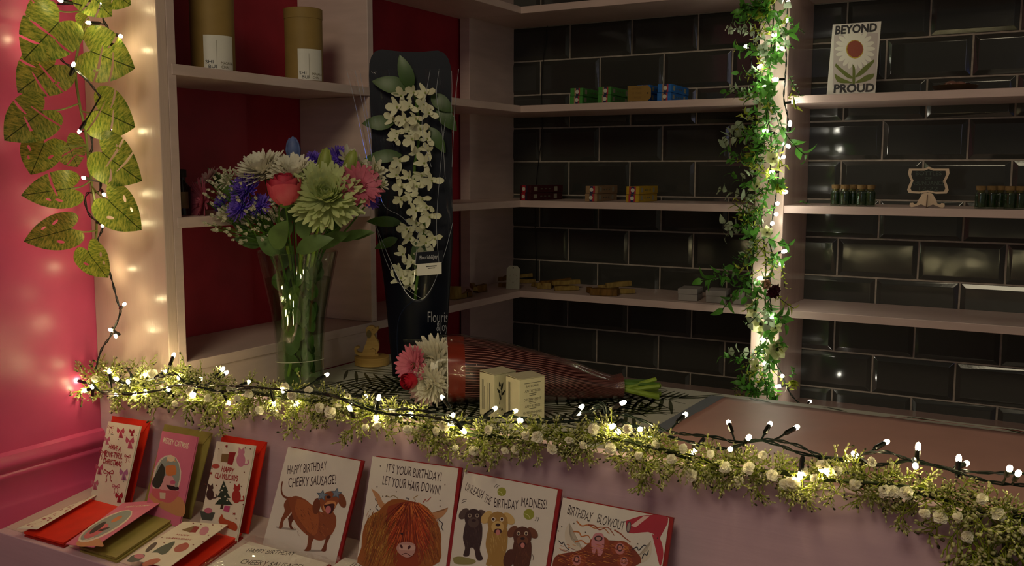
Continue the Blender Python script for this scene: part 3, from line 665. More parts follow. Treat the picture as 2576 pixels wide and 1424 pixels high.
# ================================================================ greeting cards
PAPER = mat('card_paper_cream', '#ded6c2', .5, .35, noise=.03, nscale=30)
PAPW = mat('card_paper_white', '#d9d5cb', .42, .4, noise=.02, nscale=30)
PAPP = mat('card_paper_pink', '#cf6f8a', .5, .35, noise=.03, nscale=30)
ENVR = mat('envelope_red', '#d22a12', .55, .3, noise=.08, nscale=40)
ENVO = mat('envelope_olive', '#8f8142', .55, .3, noise=.08, nscale=40)
ENVD = mat('envelope_dark_red', '#8e1813', .5, .35, noise=.08, nscale=40)
CELL = clear_mat('cellophane', (.99, .99, .99), 1.0, .04, bump=.5, bscale=24, ior=1.42)
class Art:
    """printed picture on a flat face: points are given as they lie on the card in a crop of the photo"""
    def __init__(s, O, u, v, n, crop=(0, 0, 1)):
        s.O = Vector(O); s.u = Vector(u); s.v = Vector(v); s.n = Vector(n); s.c = crop; s.mb = MB(); s.mats = []; s.z = 0
        s.M = fr3(s.O, s.u, -s.v, s.n)
    def loc(s, p):
        d = ray(s.c[0]+p[0]/s.c[2], s.c[1]+p[1]/s.c[2]); t = (s.O-CAM).dot(s.n)/d.dot(s.n); q = CAM+d*t-s.O; c = s.u.dot(s.v); A_ = q.dot(s.u); B_ = q.dot(s.v); k = 1-c*c
        return Vector(((A_-c*B_)/k, -(B_-c*A_)/k))
    def mi(s, col):
        m = C(col, .5)
        if m not in s.mats: s.mats.append(m)
        return s.mats.index(m)
    def raw(s, pts, col):
        s.z += 1; k = s.z*1.6e-5
        n = len(pts); vs = [(p[0], p[1], k) for p in pts]
        if max(abs(p[0]) for p in pts) > .3 or max(abs(p[1]) for p in pts) > .3: return
        bm = bmesh.new(); vv = [bm.verts.new(v) for v in vs]
        try:
            f = bm.faces.new(vv); bmesh.ops.triangulate(bm, faces=[f], ngon_method='EAR_CLIP')
        except ValueError: pass
        bm.verts.index_update(); s.mb.add([v.co.copy() for v in bm.verts], [tuple(v.index for v in f.verts) for f in bm.faces], s.mi(col), s.M); bm.free()
    def poly(s, pts, col, sm=0):
        q = [s.loc(p) for p in pts]
        if sm:
            v3 = [Vector((a.x, a.y, 0)) for a in q]; v3 = smoothpath([*v3, v3[0]], 4)[:-1]; q = [(a.x, a.y) for a in v3]
        s.raw(q, col)
    def ell(s, cx, cy, rx, ry, col, an=0):
        s.poly([(cx+rx*math.cos(t)*math.cos(an)-ry*math.sin(t)*math.sin(an), cy+rx*math.cos(t)*math.sin(an)+ry*math.sin(t)*math.cos(an)) for t in [2*PI*i/16 for i in range(16)]], col)
    def line(s, pts, w, col, sm=1, taper=0, same=0):
        q = [s.loc(p) for p in pts]; w = w/s.c[2]*depth(s.O)/FPX
        if max(p.length for p in q) > .3: return
        v3 = [Vector((a.x, a.y, 0)) for a in q]
        if sm and len(v3) > 2: v3 = smoothpath(v3, 4)
        L = []; Rr = []; n = len(v3)
        for i, p in enumerate(v3):
            t = (v3[min(i+1, n-1)]-v3[max(i-1, 0)]).normalized(); k = w/2*(1-taper*i/(n-1)); nr = Vector((-t.y, t.x, 0))*k
            L.append(p+nr); Rr.append(p-nr)
        if not same: s.z += 1
        k = s.z*1.6e-5; vs = [(p.x, p.y, k) for p in L]+[(p.x, p.y, k) for p in Rr]
        s.mb.add(vs, [(n+i, n+i+1, i+1, i) for i in range(n-1)], s.mi(col), s.M)
    def text(s, t, a, b, h, col, bold=0, jit=0):
        """fit the words between crop points a and b, letters h crop pixels high; each letter may wobble"""
        A = s.loc(a); B = s.loc(b); d = B-A; L = d.length; an = math.atan2(d.y, d.x); hm = 1.2*h/s.c[2]*depth(s.O)/FPX
        mb = text_mb(t, 1.0, 0, bold=bold); xs = [v[0] for v in mb.v]; ys = [v[1] for v in mb.v]
        sx = L/(max(xs)-min(xs)); sy = hm/(max(ys)-min(ys)); x0 = min(xs); y0 = min(ys)
        s.z += 1; ca, sa = math.cos(an), math.sin(an); vs = []
        for v in mb.v:
            x = (v[0]-x0)*sx; y = (v[1]-y0)*sy-hm/2 + jit*hm*math.sin(x/L*19+len(t))
            vs.append((A.x+x*ca-y*sa, A.y+x*sa+y*ca, s.z*1.6e-5))
        s.mb.add(vs, mb.f, s.mi(col), s.M)
    def done(s, parent, name='printed_picture'):
        return s.mb.build(name, s.mats, parent, smooth=False)
def rect3(TL, TR, BL):
    u = (TR-TL).normalized(); v = (BL-TL); v = (v-u*v.dot(u)); H = v.length; v.normalize(); return u, v, v.cross(u), (TR-TL).length, H
def leaned(TL, TR, B, right, yt, lean):
    """card whose top edge lies along the wall plane yt and which leans out by lean degrees; B is its lower left (or right) corner"""
    a = P(*TL, Y=yt); b = P(*TR, Y=yt); u = (b-a).normalized(); l = math.radians(lean)
    n = u.cross(Vector((0, -math.sin(l), -math.cos(l)))).normalized(); n = n if n.y < 0 else -n
    T = b if right else a; d = ray(*B); q = CAM+d*((T-CAM).dot(n)/d.dot(n)); v = (q-T).normalized(); v = (v*1.0-u*v.dot(u)*.35).normalized()
    k = (ZT(T.y)+.001-T.z)/(v.z-.13*v.y); return a, u, v, n, (b-a).length, k
def slab(O, u, v, n, W, H, th, name, m, par, off=0):
    mb = MB(); M = fr3(O+n*off, u, -v, n); mb.box((0, -H, -th), (W, 0, 0), 0, M); return mb.build(name, m, par, smooth=False)
SQ = (640, 1080, 2.43)
def square_card(label, TL, TR, BL, paint, name='birthday_card', yt=1.106):
    a, u, v, n, W, H = leaned(TL, TR, BL, 0, yt, 22)
    t = thing(name, label, 'greeting card', a+v*H+u*W/2, 'square birthday cards leaning on the counter front')
    slab(a, u, v, n, W, H, .0008, 'card_front', PAPW, t)
    slab(a+u*.005-v*.0015, u, v, n, W, H+.0015, .0035, 'envelope', ENVD, t, -.0012)
    A = Art(a, u, v, n, SQ); paint(A); A.done(t)
    mb = MB(); R = random.Random(len(label)); M = fr3(a-v*.003-u*.002, u, -v, n)
    mb.sheet(lambda i, j: ((W+.010)*i, -(H+.002)*j, .0028+.0006*math.sin(9*i+R.random()*1.2)*math.sin(7*j)), 12, 12, 0, M)
    mb.build('clear_sleeve', CELL, t); return t
INK = '211c1a'
def fur(A, x0, x1, y0, y1, cols, n, w, L, dirn, seed):
    R = random.Random(seed); A.z += 1
    for i in range(n):
        x = R.uniform(x0, x1); y = R.uniform(y0, y1); dx, dy = dirn(x, y); l = L*R.uniform(.6, 1.2)
        A.line([(x, y), (x+dx*l*.5+R.uniform(-4, 4), y+dy*l*.5), (x+dx*l+R.uniform(-6, 6), y+dy*l)], w*R.uniform(.6, 1.2), R.choice(cols), 0, .8, same=(i % 12 != 0))
def dog_sausage(A):
    A.text('HAPPY BIRTHDAY', (203, 250), (442, 222), 44, INK, jit=.06); A.text('CHEEKY SAUSAGE!', (208, 325), (498, 308), 48, INK, jit=.06)
    A.poly([(130,595),(190,600),(255,610),(240,618),(150,608)], '9b958c', 1); A.poly([(300,735),(440,738),(400,748),(310,745)], '9b958c', 1)
    A.line([(172,318),(165,370),(180,410),(222,425)], 9, '6d3a1d', taper=-.6)
    A.poly([(165,545),(185,500),(180,460),(200,425),(225,415),(240,470),(215,520),(180,560),(172,600),(150,603)], '7d4423', 1)
    A.poly([(205,545),(235,505),(262,480),(275,520),(235,560),(228,590),(243,612),(218,605)], '5f3218', 1)
    A.poly([(205,425),(255,408),(320,435),(365,480),(410,505),(470,500),(500,540),(495,600),(465,650),(410,680),(350,665),(290,620),(245,560),(225,500)], '8a4a25', 1)
    A.poly([(262,425),(320,440),(385,500),(390,600),(360,650),(300,590),(250,500)], 'a05a2c', 1)
    A.poly([(330,650),(365,655),(350,700),(342,740),(305,742),(322,715)], '7a4222', 1); A.poly([(440,655),(468,645),(445,700),(437,745),(408,742),(422,715)], '6e3a1e', 1)
    fur(A, 240, 480, 430, 650, ['5a2e15', 'b26a35', '7a4020'], 90, 3, 26, lambda x, y: (.5, .8), 3)
    A.ell(380, 470, 24, 50, '6b3a1c', .15); A.ell(535, 435, 24, 48, '7a4524', -.35)
    A.poly([(400,430),(440,385),(500,380),(520,420),(500,470),(470,515),(430,515),(408,480)], '8c4f28', 1)
    A.poly([(420,470),(450,440),(490,440),(500,465),(470,500),(430,500)], 'c98a52', 1)
    A.poly([(425,465),(490,455),(475,510),(445,512)], '3a1d14', 1); A.ell(452, 492, 17, 24, 'c6777a', .1); A.ell(455, 415, 14, 9, '2a1812')
    for cx, cy, r in ((415, 405, 38), (502, 393, 36)):
        A.poly([(cx+(r if k % 2 == 0 else r*.48)*math.sin(PI*k/5+.15), cy-(r if k % 2 == 0 else r*.48)*math.cos(PI*k/5+.15)) for k in range(10)], '4f6270')
        A.poly([(cx+(r if k % 2 == 0 else r*.48)*.72*math.sin(PI*k/5+.15), cy-(r if k % 2 == 0 else r*.48)*.72*math.cos(PI*k/5+.15)) for k in range(10)], '73899a')
def cow(A):
    A.text("IT'S YOUR BIRTHDAY!", (810, 235), (1143, 290), 46, INK, jit=.06); A.text('LET YOUR HAIR DOWN!', (785, 312), (1137, 372), 46, INK, jit=.06)
    for p in ((770,225),(868,382),(775,505),(708,490),(785,410),(1135,435),(1165,340),(1135,470),(805,410),(750,352)): A.ell(*p, 3.5, 3.5, '3a332c')
    A.line([(805,405),(830,415),(850,405),(880,425)], 4, '8a7a4a'); A.line([(925,420),(945,425),(935,440),(950,448)], 4, '2c3440'); A.line([(975,450),(985,435),(975,420),(1000,405)], 4, '9c7a3a'); A.line([(1030,450),(1045,430),(1055,440),(1080,415)], 5, 'a0412f')
    for l in (((750,405),(740,430),(758,450),(742,480),(760,500),(745,520)), ((1105,515),(1090,540),(1108,565),(1088,590),(1105,620)), ((1135,530),(1128,555),(1150,575),(1145,600),(1155,620))): A.line(l, 5, '26303c')
    A.poly([(715,362),(760,395),(790,450),(850,490),(830,510),(770,480),(745,430)], 'b98a5e', 1); A.poly([(1185,478),(1150,500),(1060,520),(1050,550),(1130,545),(1170,510)], 'b98a5e', 1)
    A.poly([(760,500),(840,430),(960,440),(1060,480),(1130,600),(1140,700),(1090,836),(660,836),(655,720),(670,600),(710,530)], '94561d', 1)
    A.poly([(820,470),(960,440),(1060,500),(1080,640),(1040,760),(1000,836),(860,836),(850,700),(800,560)], '8a3a12', 1)
    fur(A, 690, 880, 500, 800, ['a5742a', '6e3d12', 'c2913f', '7d4a18'], 330, 4, 60, lambda x, y: (-.35, 1), 5)
    fur(A, 1000, 1120, 520, 800, ['a5642a', '6e3512', 'b5732f'], 150, 4, 55, lambda x, y: (.3, 1), 6)
    for r in range(3): fur(A, 860, 1050, 470+r*60, 560+r*60, ['b8481a', '7a2a0c', 'd0642a', '98380f'], 90, 4.5, 110, lambda x, y: ((x-955)/160, 1), 7+r)
    fur(A, 900, 1010, 448, 470, ['c25a22', '7a2a0c', 'd97a35'], 60, 5, 150, lambda x, y: ((x-955)/60, .75), 12)
    A.poly([(885,700),(930,688),(985,705),(980,760),(940,785),(895,765),(872,730)], 'b98f86', 1); A.poly([(900,705),(980,712),(978,740),(890,735)], 'cba79b', 1)
    A.ell(903, 718, 7, 13, '3a1d18', -.4); A.ell(950, 722, 8, 13, '3a1d18', .5); A.line([(905,768),(930,758),(960,775)], 4, '4a2620'); A.ell(905, 640, 8, 5, '1a0f0c')
def puppy(A, cx, cy, s, c1, c2, eye, tongue=1):
    E = lambda x, y, a, b, c, r=0: A.ell(cx+x*s, cy+y*s, a*s, b*s, c, r)
    A.poly([(cx+x*s, cy+y*s) for x, y in ((-50,20),(45,20),(55,120),(40,200),(60,262),(20,265),(5,200),(-20,190),(-30,240),(-66,240),(-55,190),(-68,120))], c1, 1)
    fur(A, cx-45*s, cx+40*s, cy+40*s, cy+190*s, [c2, c1], 60, 3, 30*s, lambda x, y: (.1, 1), int(cx))
    E(-62, -30, 26, 42, c2, .7); E(62, -22, 26, 42, c2, -.8); E(0, 0, 58, 62, c1); E(0, 26, 36, 34, c2)
    for k in (-1, 1): E(24*k, -18, 12, 13, eye); E(24*k, -18, 7, 8, '141010')
    E(2, 14, 14, 9, '141010')
    if tongue: E(2, 50, 22, 16, '2a1512'); E(2, 56, 13, 16, 'c47f78')
def madness(A):
    A.text('UNLEASH', (1292, 350), (1398, 402), 42, INK, jit=.05); A.text('THE', (1408, 418), (1447, 440), 40, INK); A.text('BIRTHDAY', (1466, 448), (1612, 464), 44, INK, jit=.05); A.text('MADNESS!', (1632, 444), (1787, 460), 46, INK, jit=.05)
    for x, y in ((1512, 382), (1678, 520)):
        r = 27 if y < 400 else 33; A.ell(x, y, r, r, '8f9a35'); A.line([(x-r*.8, y-r*.1), (x-r*.1, y+r*.2), (x+r*.2, y+r*.85)], 3, 'd5d8a0')
    for l in (((1468,355),(1475,343),(1488,335)), ((1480,360),(1486,350),(1497,343)), ((1268,440),(1280,430),(1298,430)), ((1265,452),(1280,444),(1292,442)), ((1715,560),(1722,548),(1722,535)), ((1728,565),(1736,552),(1735,538)), ((1700,765),(1706,785),(1703,800))): A.line(l, 3, '2a2622')
    A.poly([(1215,785),(1260,778),(1350,800),(1330,825),(1230,822)], '8b8a55', 1)
    puppy(A, 1340, 545, .95, '2b2521', '4a413a', '9a8f80', 0); puppy(A, 1488, 570, 1.08, 'a1803f', 'c9ac6c', 'd8cdb6'); puppy(A, 1640, 655, .98, '4d2c19', '6b4228', 'c9b8a0')
    A.ell(1500, 800, 60, 60, 'a1803f'); A.ell(1560, 790, 34, 60, '4a2a18', .3)
def blowout(A):
    A.text('BIRTHDAY', (1918, 490), (2065, 540), 46, INK, jit=.05); A.text('BLOWOUT', (2098, 545), (2262, 592), 46, INK, jit=.07)
    A.poly([(2270,560),(2395,525),(2530,545),(2470,690),(2480,820),(2440,640),(2290,635)], 'a82336', 1); A.poly([(2380,530),(2420,528),(2330,600),(2300,590)], 'd8b8b0'); A.poly([(2430,640),(2480,670),(2500,760),(2480,836),(2455,740)], 'b02a3c', 1); A.ell(2288, 598, 14, 36, '4a4444', .15); A.ell(2288, 598, 9, 28, '9a9088', .15)
    A.poly([(1925,570),(1900,620),(1905,690),(1965,745),(2010,740),(1950,690),(1925,640)], 'cfc7b6', 1); A.poly([(2425,680),(2400,740),(2330,790),(2310,836),(2400,800),(2430,740)], 'cfc7b6', 1)
    for i, l in enumerate((((1970,560),(2000,590),(2040,585),(2080,605),(2130,600),(2170,640)), ((2040,585),(2080,590),(2110,615),(2160,600),(2200,650)), ((1950,625),(1985,630),(2000,655),(2040,650),(2060,690)), ((2200,615),(2240,640),(2260,660),(2300,690)), ((1960,690),(2000,680),(2030,700),(2070,690)))): A.line(l, 9, ['b5692c', '8e3f17'][i % 2], taper=.5)
    A.poly([(1820,836),(1850,770),(1990,740),(2060,690),(2200,680),(2310,720),(2330,836)], '7d3516', 1)
    for x, y, r in ((2110, 700, 62), (1975, 800, 55), (2240, 730, 60), (2265, 810, 48)):
        A.ell(x, y, r, r*.8, '93421c'); A.ell(x-5, y, r*.5, r*.6, 'c07a78'); A.ell(x-5, y-6, r*.32, r*.4, '4a2a2a'); A.ell(x-5, y-6, r*.2, r*.25, 'c98a86')
    A.poly([(2060,690),(2080,640),(2130,640),(2140,700),(2125,765),(2100,770),(2095,720),(2080,765),(2065,750)], 'c4828a', 1); A.ell(2104, 668, 26, 18, '3a2626'); A.ell(2104, 668, 17, 11, 'b98a84')
    fur(A, 1850, 2300, 700, 830, ['b8672a', '6a2a10', 'd08a45'], 160, 4, 36, lambda x, y: (.9, .3), 21)
    for l in (((1860,680),(1880,700),(1890,690),(1905,720),(1925,735)), ((2310,735),(2340,720),(2350,740),(2380,710),(2400,715)), ((2370,790),(2385,760),(2400,770),(2410,740))): A.line(l, 5, '26303c')
    for p in ((2045,560),(1880,595),(1955,575),(2180,610),(2025,630),(1860,622),(2465,665),(2345,700)): A.ell(*p, 3.5, 3.5, '3a332c')
square_card('birthday card with a dachshund in blue star sunglasses leaning on the counter', (725,1124), (907,1160), (663,1352), dog_sausage)
square_card('birthday card with an orange shaggy highland cow', (937,1148), (1153,1178), (905,1400), cow)
square_card('birthday card with three running puppies and tennis balls', (1168,1187), (1403,1232), (1130,1420), madness)
square_card('birthday card with a cow in hair rollers and red hairdryer, half below the photo', (1416,1252), (1684,1303), (1378,1475), blowout)
# ---- narrow Christmas cards with envelopes
DL = (0, 700, 1.967)
def bow(A, x, y, s, col, k=0):
    q = lambda L: [(x+a*s, y+b*s) for a, b in L]
    if k == 0:
        A.poly(q([(0,0),(-14,-16),(-17,2),(-12,12)]), col); A.poly(q([(0,0),(14,-14),(17,4),(12,14)]), col); A.poly(q([(-3,2),(-9,30),(-4,30),(1,8),(5,30),(11,32),(4,2)]), col)
    else:
        A.line(q([(0,0),(-14,-10),(-16,2),(0,0),(14,-8),(16,4),(0,0)]), 3*s, col); A.line(q([(0,0),(-8,16),(-6,28),(-12,34)]), 3*s, col); A.line(q([(0,0),(8,14),(6,24),(12,32)]), 3*s, col)
def bows(A):
    R_, Pk, Lk = '9e2030', 'b9647c', 'a86a93'
    for x, y, s, c, k in ((548,738,.9,R_,1),(597,755,1.15,'b8455a',0),(653,757,.8,R_,0),(530,795,.9,Pk,0),(643,803,1.3,'b8506a',0),(512,860,1.1,R_,1),(632,882,.9,R_,1),(492,935,1.15,'b8506a',0),(538,962,1.4,R_,1),(613,960,1.3,Lk,0),(470,1012,1.1,Pk,0),(575,1030,1.1,'b8506a',1),(590,1075,1.15,R_,0)): bow(A, x, y, s, c, k)
    A.text('HAVE A', (542, 830), (600, 848), 20, R_, .02); A.text('BOW-TIFUL', (518, 868), (608, 882), 24, R_, .02); A.text('CHRISTMAS', (510, 902), (604, 920), 22, R_, .02)
    for p in ((560,773),(620,778),(588,798),(565,930),(612,1005),(678,778),(552,772)): A.ell(*p, 2.2, 2.2, '4a4038')
def catmas(A):
    A.text('MERRY CATMAS', (808, 800), (933, 832), 24, 'e8dcc0', .01)
    A.poly([(735,1085),(770,1050),(900,1090),(905,1180),(800,1140)], 'c08a5c', 1)
    A.ell(825, 990, 70, 118, 'd8cdb8', .18); A.ell(827, 985, 62, 108, '8a978e', .18)
    A.poly([(755,1040),(870,1050),(885,1070),(845,1110),(790,1100),(752,1070)], 'c4636a', 1); A.poly([(800,985),(850,975),(862,1045),(785,1040)], 'd29a9a', 1)
    A.poly([(800,915),(780,960),(755,1000),(758,1030),(790,1035),(812,985),(815,940)], '27352a', 1); A.poly([(820,930),(865,925),(870,970),(825,975)], 'c7793f', 1)
    A.ell(855, 1010, 14, 10, 'bf5a7a'); A.poly([(822,1022),(862,1030),(882,1048),(840,1046)], '191614', 1); A.ell(878, 1040, 8, 8, '191614')
    A.poly([(790,1060),(820,1062),(818,1092),(792,1090)], 'cdbfa6'); A.line([(825,912),(842,880),(868,908)], 6, 'd8a06a'); A.ell(846, 892, 20, 16, 'e0c9a6', .1); A.line([(763,950),(800,890),(850,885)], 3, 'cfd2c4')
def cat(A, x, y, s, c):
    A.ell(x, y, 17*s, 26*s, c); A.ell(x+2*s, y-30*s, 13*s, 11*s, c); A.poly([(x-9*s,y-36*s),(x-8*s,y-50*s),(x+1*s,y-40*s)], c); A.poly([(x+4*s,y-40*s),(x+12*s,y-50*s),(x+14*s,y-35*s)], c); A.line([(x+12*s,y+16*s),(x+28*s,y+14*s),(x+26*s,y-2*s)], 6*s, c)
def claw(A, o=(0, 0)):
    X = lambda x, y: (x+o[0], y+o[1])
    cat(A, *X(1088, 885), .9, 'd3cbb6'); cat(A, *X(1192, 900), 1.3, 'c07a92'); A.poly([X(1098,868),X(1150,872),X(1148,915),X(1092,908)], '7a6238'); A.poly([X(1135,860),X(1168,862),X(1150,925),X(1125,920)], '8e2022')
    A.ell(*X(1068, 930), 20, 12, 'b04a3c')
    A.text('HAPPY', X(1098, 942), X(1158, 955), 24, '9e2024', .02); A.text('CLAWLIDAYS', X(1064, 975), X(1178, 992), 24, '9e2024', .02)
    cat(A, *X(1040, 1070), 1.1, '3a2722'); cat(A, *X(1170, 1080), 1.3, 'a33026')
    for k, (w, y0) in enumerate(((22, 1010), (34, 1040), (44, 1075))): A.poly([X(1108,y0-8),X(1108+w,y0+48),X(1108-w,y0+44)], '20382a')
    A.poly([X(1095,1118),X(1108,1118),X(1104,1142),X(1090,1142)], '3a2a1c')
    for p in ((1100,1050),(1115,1080),(1090,1090),(1125,1100),(1108,1030)): A.ell(*X(*p), 4, 4, 'e0d8c0')
    A.poly([X(1112,1125),X(1140,1128),X(1134,1158),X(1106,1152)], 'b94a78'); A.poly([X(990,1152),X(1065,1160),X(1050,1200),X(1000,1195)], '3f4a42'); A.ell(*X(1032, 1150), 20, 14, 'c06a80'); A.poly([X(1085,1190),X(1100,1168),X(1112,1190),X(1170,1215),X(1165,1250),X(1090,1215)], 'b04a28', 1)
    for p in ((1122,832),(1160,1166),(1045,965)):
        q = X(*p); A.poly([(q[0]+(9 if k % 2 == 0 else 4)*math.sin(PI*k/6), q[1]-(9 if k % 2 == 0 else 4)*math.cos(PI*k/6)) for k in range(12)], '8e2022')
    for p in ((1085,845),(1215,840),(1240,845),(1050,940),(1210,960),(1072,1025),(1140,1010),(1195,1030),(1205,1120),(1150,1120),(1020,1020),(1170,1190)): A.ell(*X(*p), 3, 3, '6a3028')
def dl_card(label, cTL, cTR, cBR, eTL, eTR, eBR, env, pap, paint):
    t = thing('christmas_card', label, 'greeting card', PT(*cBR), 'tall christmas cards standing with envelopes')
    ca, u, v, n, W, H = leaned(cTL, cTR, cBR, 1, 1.095, 20)
    slab(ca, u, v, n, W, H, .0009, 'card_front', pap, t); slab(ca+u*.0015, u, v, n, W, H, .0008, 'card_back', pap, t, -.0016)
    A = Art(ca, u, v, n, DL); paint(A); A.done(t)
    a, u2_, v2, nn, W2, H2 = leaned(eTL, eTR, eBR, 1, 1.118, 18); e = slab(a, u2_, v2, nn, W2, H2, .0018, 'envelope', env, t)
    mb = MB(); M = fr3(a, u2_, -v2, nn); mb.prism([(0, 0), (W2*.12, -.022), (W2*.88, -.022), (W2, 0)], .0001, .0007, 0, M); mb.build('envelope_flap', env, t, smooth=False)
    return t
dl_card('christmas card patterned with red and pink bows, red envelope behind', (273,1060), (353,1072), (308,1263), (283,1046), (379,1060), (326,1260), ENVR, PAPER, bows)
dl_card('pink christmas card with cats in a snow globe, olive envelope behind', (408,1084), (497,1099), (456,1305), (414,1067), (534,1089), (472,1308), ENVO, PAPP, catmas)
dl_card('cream christmas card with cats and a fir tree, red envelope behind', (545,1110), (641,1121), (597,1337), (559,1094), (671,1112), (617,1357), ENVR, PAPER, claw)
# ---- open cards lying in the tray: cover lifted over the envelope tucked inside
def lying(label, sp, flat, env_q, env, pap, paint, crop, zl):
    """sp: cover corners far-left, far-right(raised), near-right(raised), near-left ; env_q the envelope corners"""
    z0 = .0115
    q = [PT(*sp[0], z0+.002), PT(*sp[1], z0+zl), PT(*sp[2], z0+zl), PT(*sp[3], z0+.002)]
    t = thing('christmas_card', label, 'greeting card', PT(*env_q[3]), 'open christmas cards lying in the tray')
    u = (q[1]-q[0]); far = q[0]; v = (q[3]-q[0]); n = v.cross(u).normalized(); n = n if n.z > 0 else -n; d2 = ray(*sp[2]); q[2] = q[2] if flat else CAM+d2*((q[0]-CAM).dot(n)/d2.dot(n))
    un = u.normalized(); vn = (v-un*v.dot(un)).normalized()
    mb = MB(); th = n*.0007
    mb.add([p for p in q]+[p-th for p in q], [(0, 3, 2, 1), (4, 5, 6, 7), (0, 1, 5, 4), (1, 2, 6, 5), (2, 3, 7, 6), (3, 0, 4, 7)]); mb.build('card_cover', pap, t, smooth=False)
    if flat:                              # a gently bent cover: the bows are printed along its bent surface
        cov = [o for o in COL.objects if o.parent == t][0]; bpy.data.objects.remove(cov)
        bil = lambda i, j, k=0: (q[0].lerp(q[1], i)).lerp(q[3].lerp(q[2], i), j)+n*k
        mb = MB(); mb.sheet(lambda i, j: bil(i, j), 12, 12); mb.build('card_cover', pap, t, solid=.0005)
        R = random.Random(4); mb = MB()
        for k in range(34):
            i0 = R.uniform(.08, .75); j0 = R.uniform(.04, .93); di = R.uniform(.10, .22); dj = R.uniform(-.02, .02); w = R.uniform(.006, .014); c_ = R.randrange(3)
            for s_ in (-1, 1): mb.add([bil(i0, j0, .0006), bil(i0+di*.5, j0+dj+s_*w*1.6, .0006), bil(i0+di, j0+dj, .0006), bil(i0+di*.5, j0+dj, .0006)], [(0, 1, 2, 3)], c_)
        mb.build('printed_picture', [C('9e3040'), C('8e2030'), C('a85a6a')], t, smooth=False)
    else:
        A = Art(q[0]+n*.0001, un, vn, n, crop); paint(A, q); A.done(t)
    e = [PT(*p, z0-.004) for p in env_q]; mb = MB(); dz = Vector((0, 0, .0035))
    mb.add(e+[p-dz for p in e], [(0, 3, 2, 1), (4, 5, 6, 7), (0, 1, 5, 4), (1, 2, 6, 5), (2, 3, 7, 6), (3, 0, 4, 7)]); mb.build('envelope', env, t, smooth=False)
    e = [p-Vector((-.004, .002, .0045)) for p in e]; mb = MB(); dz = Vector((0, 0, .0055))
    mb.add(e+[p-dz for p in e], [(0, 3, 2, 1), (4, 5, 6, 7), (0, 1, 5, 4), (1, 2, 6, 5), (2, 3, 7, 6), (3, 0, 4, 7)]); mb.build('inner_sheets', ENVD if env is ENVR else ENVO, t, smooth=False)
    return t
LY = (0, 1200, 3.68)
def l_bows(A, q):
    R = random.Random(4)
    for i in range(34):
        f = R.random(); g_ = R.uniform(.15, .85); f = .03+.90*f; x = 245+f*713+(g_-.5)*110*(1-.45*f)-14; y = 480-f*355
        A.line([(x, y), (x+R.uniform(6, 12), y-R.uniform(1, 6)), (x+R.uniform(16, 28), y-R.uniform(2, 8))], R.uniform(3, 8), R.choice(['9e3040', '8e2030', 'a85a6a']))
def l_cat(A, q):
    A.poly([(700,620),(760,560),(900,560),(960,640),(870,640),(740,645)], 'c08a5c', 1)
    A.ell(975, 455, 285, 75, 'd8cdb8', -.50); A.ell(980, 450, 268, 62, '8a978e', -.50); A.ell(890, 500, 130, 36, 'c4636a', -.5); A.ell(905, 470, 95, 20, '27352a', -.62); A.ell(960, 485, 60, 10, '191614', -.3); A.ell(1080, 390, 60, 16, 'c7793f', -.5)
    A.line([(735,575),(760,590),(870,560)], 12, 'e3dac6'); A.text('MERRY CATMAS', (1165, 278), (1385, 262), 26, 'e8dcc0', .01)
def l_claw(A, q):
    A.poly([(1680,490),(1790,455),(1850,462),(1760,515)], '7a6238'); A.poly([(1755,512),(1805,455),(1850,462),(1810,515)], '8e2022'); A.ell(1890, 500, 50, 34, 'c07a92', -.7)
    A.text('HAPPY', (1635, 532), (1755, 545), 22, 'a02a24', .02); A.text('CLAWLIDAYS', (1540, 562), (1775, 580), 24, 'a02a24', .02)
    A.poly([(1400,700),(1500,640),(1620,598),(1560,690),(1500,720),(1460,700)], '20382a', 1); A.ell(1400, 650, 70, 20, '3a2722', -.7); A.ell(1680, 655, 75, 34, 'a33026', -.35); A.ell(1720, 625, 26, 16, 'a33026')
    A.poly([(1170,780),(1230,725),(1340,720),(1300,770),(1220,790)], '3f4a42', 1); A.ell(1290, 735, 50, 22, 'c06a80'); A.ell(1400, 790, 90, 26, 'b04a28', -.3)
    for p in ((1790,430),(1860,440),(1970,445),(2050,455),(1930,540),(1790,630),(1500,560),(1880,600),(1520,610)): A.ell(*p, 8, 5, '7a3028')
lying('open christmas card with red bow pattern lying leftmost in the tray', ((243,1243), (278,1226), (93,1332), (40,1330)), 1, ((246,1247), (314,1265), (160,1366), (60,1338)), ENVR, PAPER, l_bows, LY, .004)
lying('open pink snow globe christmas card lying in the tray over its olive envelope', ((310,1265), (413,1258), (236,1377), (164,1369)), 0, ((385,1280), (448,1297), (292,1403), (200,1375)), ENVO, PAPP, l_cat, LY, .016)
lying('open cream cat christmas card lying in the tray over its red envelope', ((462,1312), (573,1320), (424,1428), (318,1405)), 0, ((500,1325), (609,1341), (470,1445), (360,1440)), ENVR, PAPER, l_claw, LY, .014)
